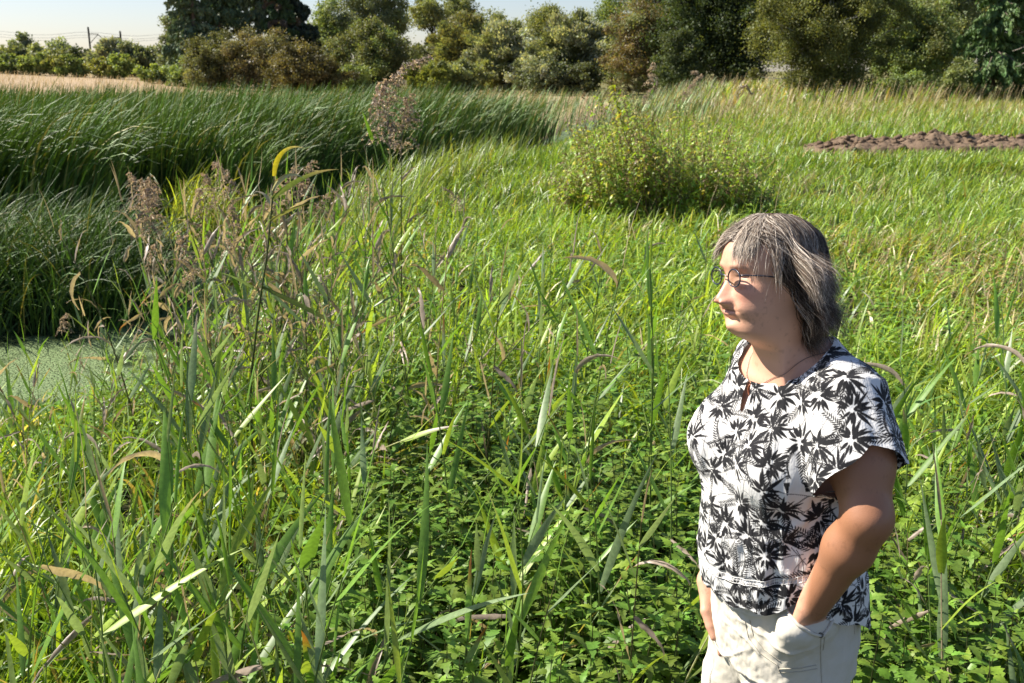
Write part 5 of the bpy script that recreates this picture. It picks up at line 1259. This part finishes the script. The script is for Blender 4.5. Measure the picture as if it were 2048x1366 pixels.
    if hit is not None:
        pc = np.array(hit) + [0, .006, -.006]; a = np.linspace(0, 2 * np.pi, 17); pd = Acc()
        tube(pc + np.stack([.0075 * np.cos(a), 0 * a, .0115 * np.sin(a)], 1), .0017, (.28, .10, .05), pd, 6); tube(np.array([[0, .0, .012], [0, 0, -.02]]) + pc, .0012, (.2, .1, .06), pd, 4)
        pd.build("pendant", attr_mat("pendant_copper", .35, .6), neckl)

    # ------------------------------------------------------------ glasses
    fr_ = Acc(); GC = (.022, .028, .045); gl = []
    for s_ in (-1, 1):
        a = np.linspace(0, 2 * np.pi, 41); cx = s_ * .0325; ring = np.stack([cx + .0205 * np.cos(a), .0940 - .09 * (np.abs(cx + .0195 * np.cos(a)) - .01) ** 1 * .35 + 0 * a, .1095 + .0160 * np.sin(a)], 1)
        tube(h2l(ring), .0015, GC, fr_, 6); gl.append(ring)
        tm = h2l(np.array([(s_ * .0515, .0900, .1155), (s_ * .060, .086, .1165), (s_ * .074, .055, .1140), (s_ * .080, .01, .1075), (s_ * .079, -.02, .0985)])); tube(tm, .0013, GC, fr_, 5)
    br = h2l(np.array([(-.0135, .097, .1115), (-.006, .1, .1145), (.006, .1, .1145), (.0135, .097, .1115)])); tube(br, .0013, GC, fr_, 5)
    gt = fr_.build("glasses", attr_mat("dark_blue_metal", .3, .6), root)
    m_gl, N, L, b = new_mat("lens_glass"); N.remove(b); t_ = N.new("ShaderNodeBsdfTransparent"); gs = N.new("ShaderNodeBsdfGlossy"); gs.inputs['Roughness'].default_value = .02; gs.inputs['Color'].default_value = (.9, .9, .9, 1); t_.inputs['Color'].default_value = (.95, .96, .95, 1)
    fz = N.new("ShaderNodeFresnel"); fz.inputs[0].default_value = 1.5; mxs = N.new("ShaderNodeMixShader"); L.new(fz.outputs[0], mxs.inputs[0]); L.new(t_.outputs[0], mxs.inputs[1]); L.new(gs.outputs[0], mxs.inputs[2]); L.new(mxs.outputs[0], N["Material Output"].inputs['Surface'])
    for ring in gl:
        cn = ring[:-1].mean(0); rr = np.linspace(0, .96, 6); n = 40; G = np.concatenate([cn + (ring[:-1] - cn) * r_ + [0, .0022 * (1 - r_ * r_), 0] for r_ in rr]); ii = np.arange(6 * n).reshape(6, n)
        f = np.stack([ii[:-1], np.roll(ii, -1, 1)[:-1], np.roll(ii, -1, 1)[1:], ii[1:]], -1).reshape(-1, 4); np_mesh("lens", h2l(G), f, m_gl, None, True, gt)

    # ------------------------------------------------------------ hair
    hr = np.random.default_rng(5); hair = Acc()
    def env(th, z):
        """outer radius of the hair mass at azimuth th (0 = face), height z"""
        zz = np.maximum(z, .108); r = headR(th, np.minimum(zz, .2165)); dz = np.clip(.108 - z, 0, .2) / .125
        return r * (1 - .17 * dz ** 1.5) * (1 - .10 * np.clip(-np.cos(th), 0, 1) * sstep(.20, .12, z))
    def strands(n, th0, z0, th1, z1, thick, wave, colf, width=(.0007, .0012), sweep=(.05, .6), clump=60, flick=0.0, K=20, cl=.55, zp=1.5, asym=0.0):
        t0 = hr.uniform(*th0, n); a0 = hr.uniform(*z0, n)
        ci = hr.integers(0, clump, n); ct = hr.uniform(*th0, clump); 
        t0 = np.where(hr.random(n) < .8, t0 * (1 - cl) + ct[ci] * cl + hr.normal(size=n) * .05, t0)
        conv = sstep(.15, 1, np.linspace(0, 1, K))[None] * .85
        fr = (np.abs(t0) - th0[0]) / (th0[1] - th0[0]); fr = np.clip(fr, 0, 1); t1 = th1[0] + (th1[1] - th1[0]) * fr + hr.normal(size=n) * .07
        cph = hr.uniform(0, 6.28, clump); camp = hr.uniform(.5, 1.3, clump); cz = hr.normal(size=clump); e = z1[0] + (z1[1] - z1[0]) * fr + .014 * cz[ci] + .009 * hr.normal(size=n)
        sgn = np.where(hr.random(n) < .5, -1, 1); s = np.linspace(0, 1, K)[None]
        th = t0[:, None] + (t1 - t0)[:, None] * sstep(sweep[0], sweep[1], s); z = a0[:, None] + (e - a0)[:, None] * s ** zp
        lay = (.25 + .75 * hr.random(n))[:, None]; T_ = .004 + thick[0] + (thick[1] - thick[0]) * s
        w = wave * sstep(.35, .8, s) * camp[ci][:, None]; r = env(th, z) + T_ * lay * np.minimum(1, s * 5 + .25) + w * .45 * np.sin(s * 9 + cph[ci][:, None]) + flick * (.4 + .9 * camp[ci][:, None]) * sstep(.7, 1, s) ** 1.3
        th = th * sgn[:, None] * 1.0 + w / .1 * np.sin(s * 8 + cph[ci][:, None] + 1.3)
        cm_t = np.bincount(ci, t1, clump) / np.maximum(np.bincount(ci, minlength=clump), 1); th = th * (1 - conv) + (sgn * cm_t[ci])[:, None] * conv
        cl_ = (.25 + .75 * hr.random(clump))[ci][:, None]; r = r + T_ * (cl_ - lay) * conv * 1.2
        r = r + (hr.normal(size=n) * .0005)[:, None]
        q = np.stack([r * np.sin(th), r * np.cos(th), z + T_ * lay * np.minimum(1, s * 5 + .3) * sstep(.14, .217, z) + 0 * th], -1); q[..., 1] += -.004
        # ribbons lying roughly on the mass with a random roll
        Tn = unit(np.gradient(q, axis=1)); O = unit(q * [1, 1, .35] + [0, 0, 0]); Sd = unit(np.cross(Tn, O)); roll = (hr.normal(size=n) * .4)[:, None, None]
        Sd = Sd * np.cos(roll) + np.cross(Tn, Sd) * np.sin(roll); wd = (width[0] + (width[1] - width[0]) * hr.random(n))[:, None] * (1 - .75 * s ** 4) * .5
        Vv = np.stack([q - Sd * wd[..., None], q + Sd * wd[..., None]], 2).reshape(-1, 3); base = (np.arange(n) * K * 2)[:, None]; k = (np.arange(K - 1) * 2)[None]
        f = np.stack([base + k, base + k + 1, base + k + 3, base + k + 2], -1).reshape(-1, 4); col = colf(n, th[:, K // 2], s) * (.6 + .8 * hr.random(clump))[ci][:, None, None]
        hair.add(h2l(Vv), f, np.repeat(col.reshape(-1, 3), 2, 0))
    D = np.array([.055, .037, .026]); Mi = np.array([.165, .12, .088]); Lt = np.array([.52, .45, .37])
    def mixc(pd, pm):
        def f(n, th, s):
            u = hr.random(n); c = np.where((u < pd)[:, None], D * (.6 + 1.2 * hr.random((n, 1))), np.where((u < pd + pm)[:, None], Mi * (.6 + .9 * hr.random((n, 1))), Lt * (.6 + .7 * hr.random((n, 1)))))
            return c[:, None, :] * (.85 + .3 * s[..., None])
        return f
    # dark inner mass
    for za, zb, ta, tb_, o_ in ((.172, .2178, 0.0, np.pi, .005), (.100, .165, 1.12, np.pi, .006), (.018, .112, 1.95, np.pi, .010)):
        nz_, nt_ = 26, 60; Zg, Tg = np.meshgrid(np.linspace(za, zb, nz_), np.linspace(ta, 2 * np.pi - ta, nt_), indexing='ij'); Rg = env(Tg, Zg) + o_ - (.012 if za < 0 else 0) * sstep(.05, 0, Zg)
        q = np.stack([Rg * np.sin(Tg), Rg * np.cos(Tg) - .004, Zg + .005 * sstep(.14, .217, Zg)], -1).reshape(-1, 3); ii = np.arange(nz_ * nt_).reshape(nz_, nt_); f = np.stack([ii[:-1, :-1], ii[:-1, 1:], ii[1:, 1:], ii[1:, :-1]], -1).reshape(-1, 4); hair.add(h2l(q), f, D * .9)
    strands(9000, (1.0, 3.14), (.12, .205), (1.26, 3.14), (.034, .0), (.008, .014), .036, mixc(.5, .33), clump=70, flick=.022, zp=1.15)     # long lower layer
    strands(3000, (1.6, 3.14), (.06, .13), (1.6, 3.14), (.0, -.012), (.002, .010), .022, mixc(.7, .24), clump=60, flick=.004, zp=1.0)
    strands(9000, (.75, 3.14), (.19, .2165), (1.3, 3.14), (.060, .045), (.003, .014), .010, mixc(.5, .34), clump=120, flick=.006, zp=1.7)     # upper layer
    strands(4200, (.62, 2.2), (.18, .2165), (1.25, 2.2), (.100, .086), (.006, .016), .012, mixc(.18, .34), clump=40, flick=.042, zp=1.8)     # flicked temple layer
    strands(4200, (0.0, .85), (.175, .2165), (.0, 1.0), (.166, .170), (.002, .010), .003, mixc(.05, .22), clump=64, flick=.004, zp=1.9, sweep=(.2, .9))   # fringe
    strands(900, (1.9, 3.14), (.05, .10), (1.75, 3.14), (-.030, -.045), (.0, .008), .018, mixc(.2, .6), clump=40, flick=.014, zp=1.0)     # wisps at the nape
    strands(600, (.75, 1.3), (.17, .205), (1.0, 1.3), (.128, .10), (.006, .012), .004, mixc(.15, .4), clump=16, flick=.003, zp=1.6)
    strands(320, (0.0, 3.14), (.19, .2165), (.0, 3.14), (.17, -.02), (.008, .026), .012, mixc(.2, .4), clump=300, flick=.01, zp=1.5, width=(.0004, .0007))   # flyaways
    m_h, N, L, b = new_mat("hair_strands"); a = N.new("ShaderNodeAttribute"); a.attribute_name = 'Col'; L.new(a.outputs['Color'], b.inputs['Base Color']); b.inputs['Roughness'].default_value = .42; b.inputs['Specular IOR Level'].default_value = .38
    tr_ = N.new("ShaderNodeBsdfTranslucent"); L.new(a.outputs['Color'], tr_.inputs['Color']); mxs = N.new("ShaderNodeMixShader"); mxs.inputs[0].default_value = .3; L.new(b.outputs[0], mxs.inputs[1]); L.new(tr_.outputs[0], mxs.inputs[2]); L.new(mxs.outputs[0], N["Material Output"].inputs['Surface'])
    hair.build("hair", m_h, root)
    for o in root.children_recursive: pass
    return root
person = build_woman()
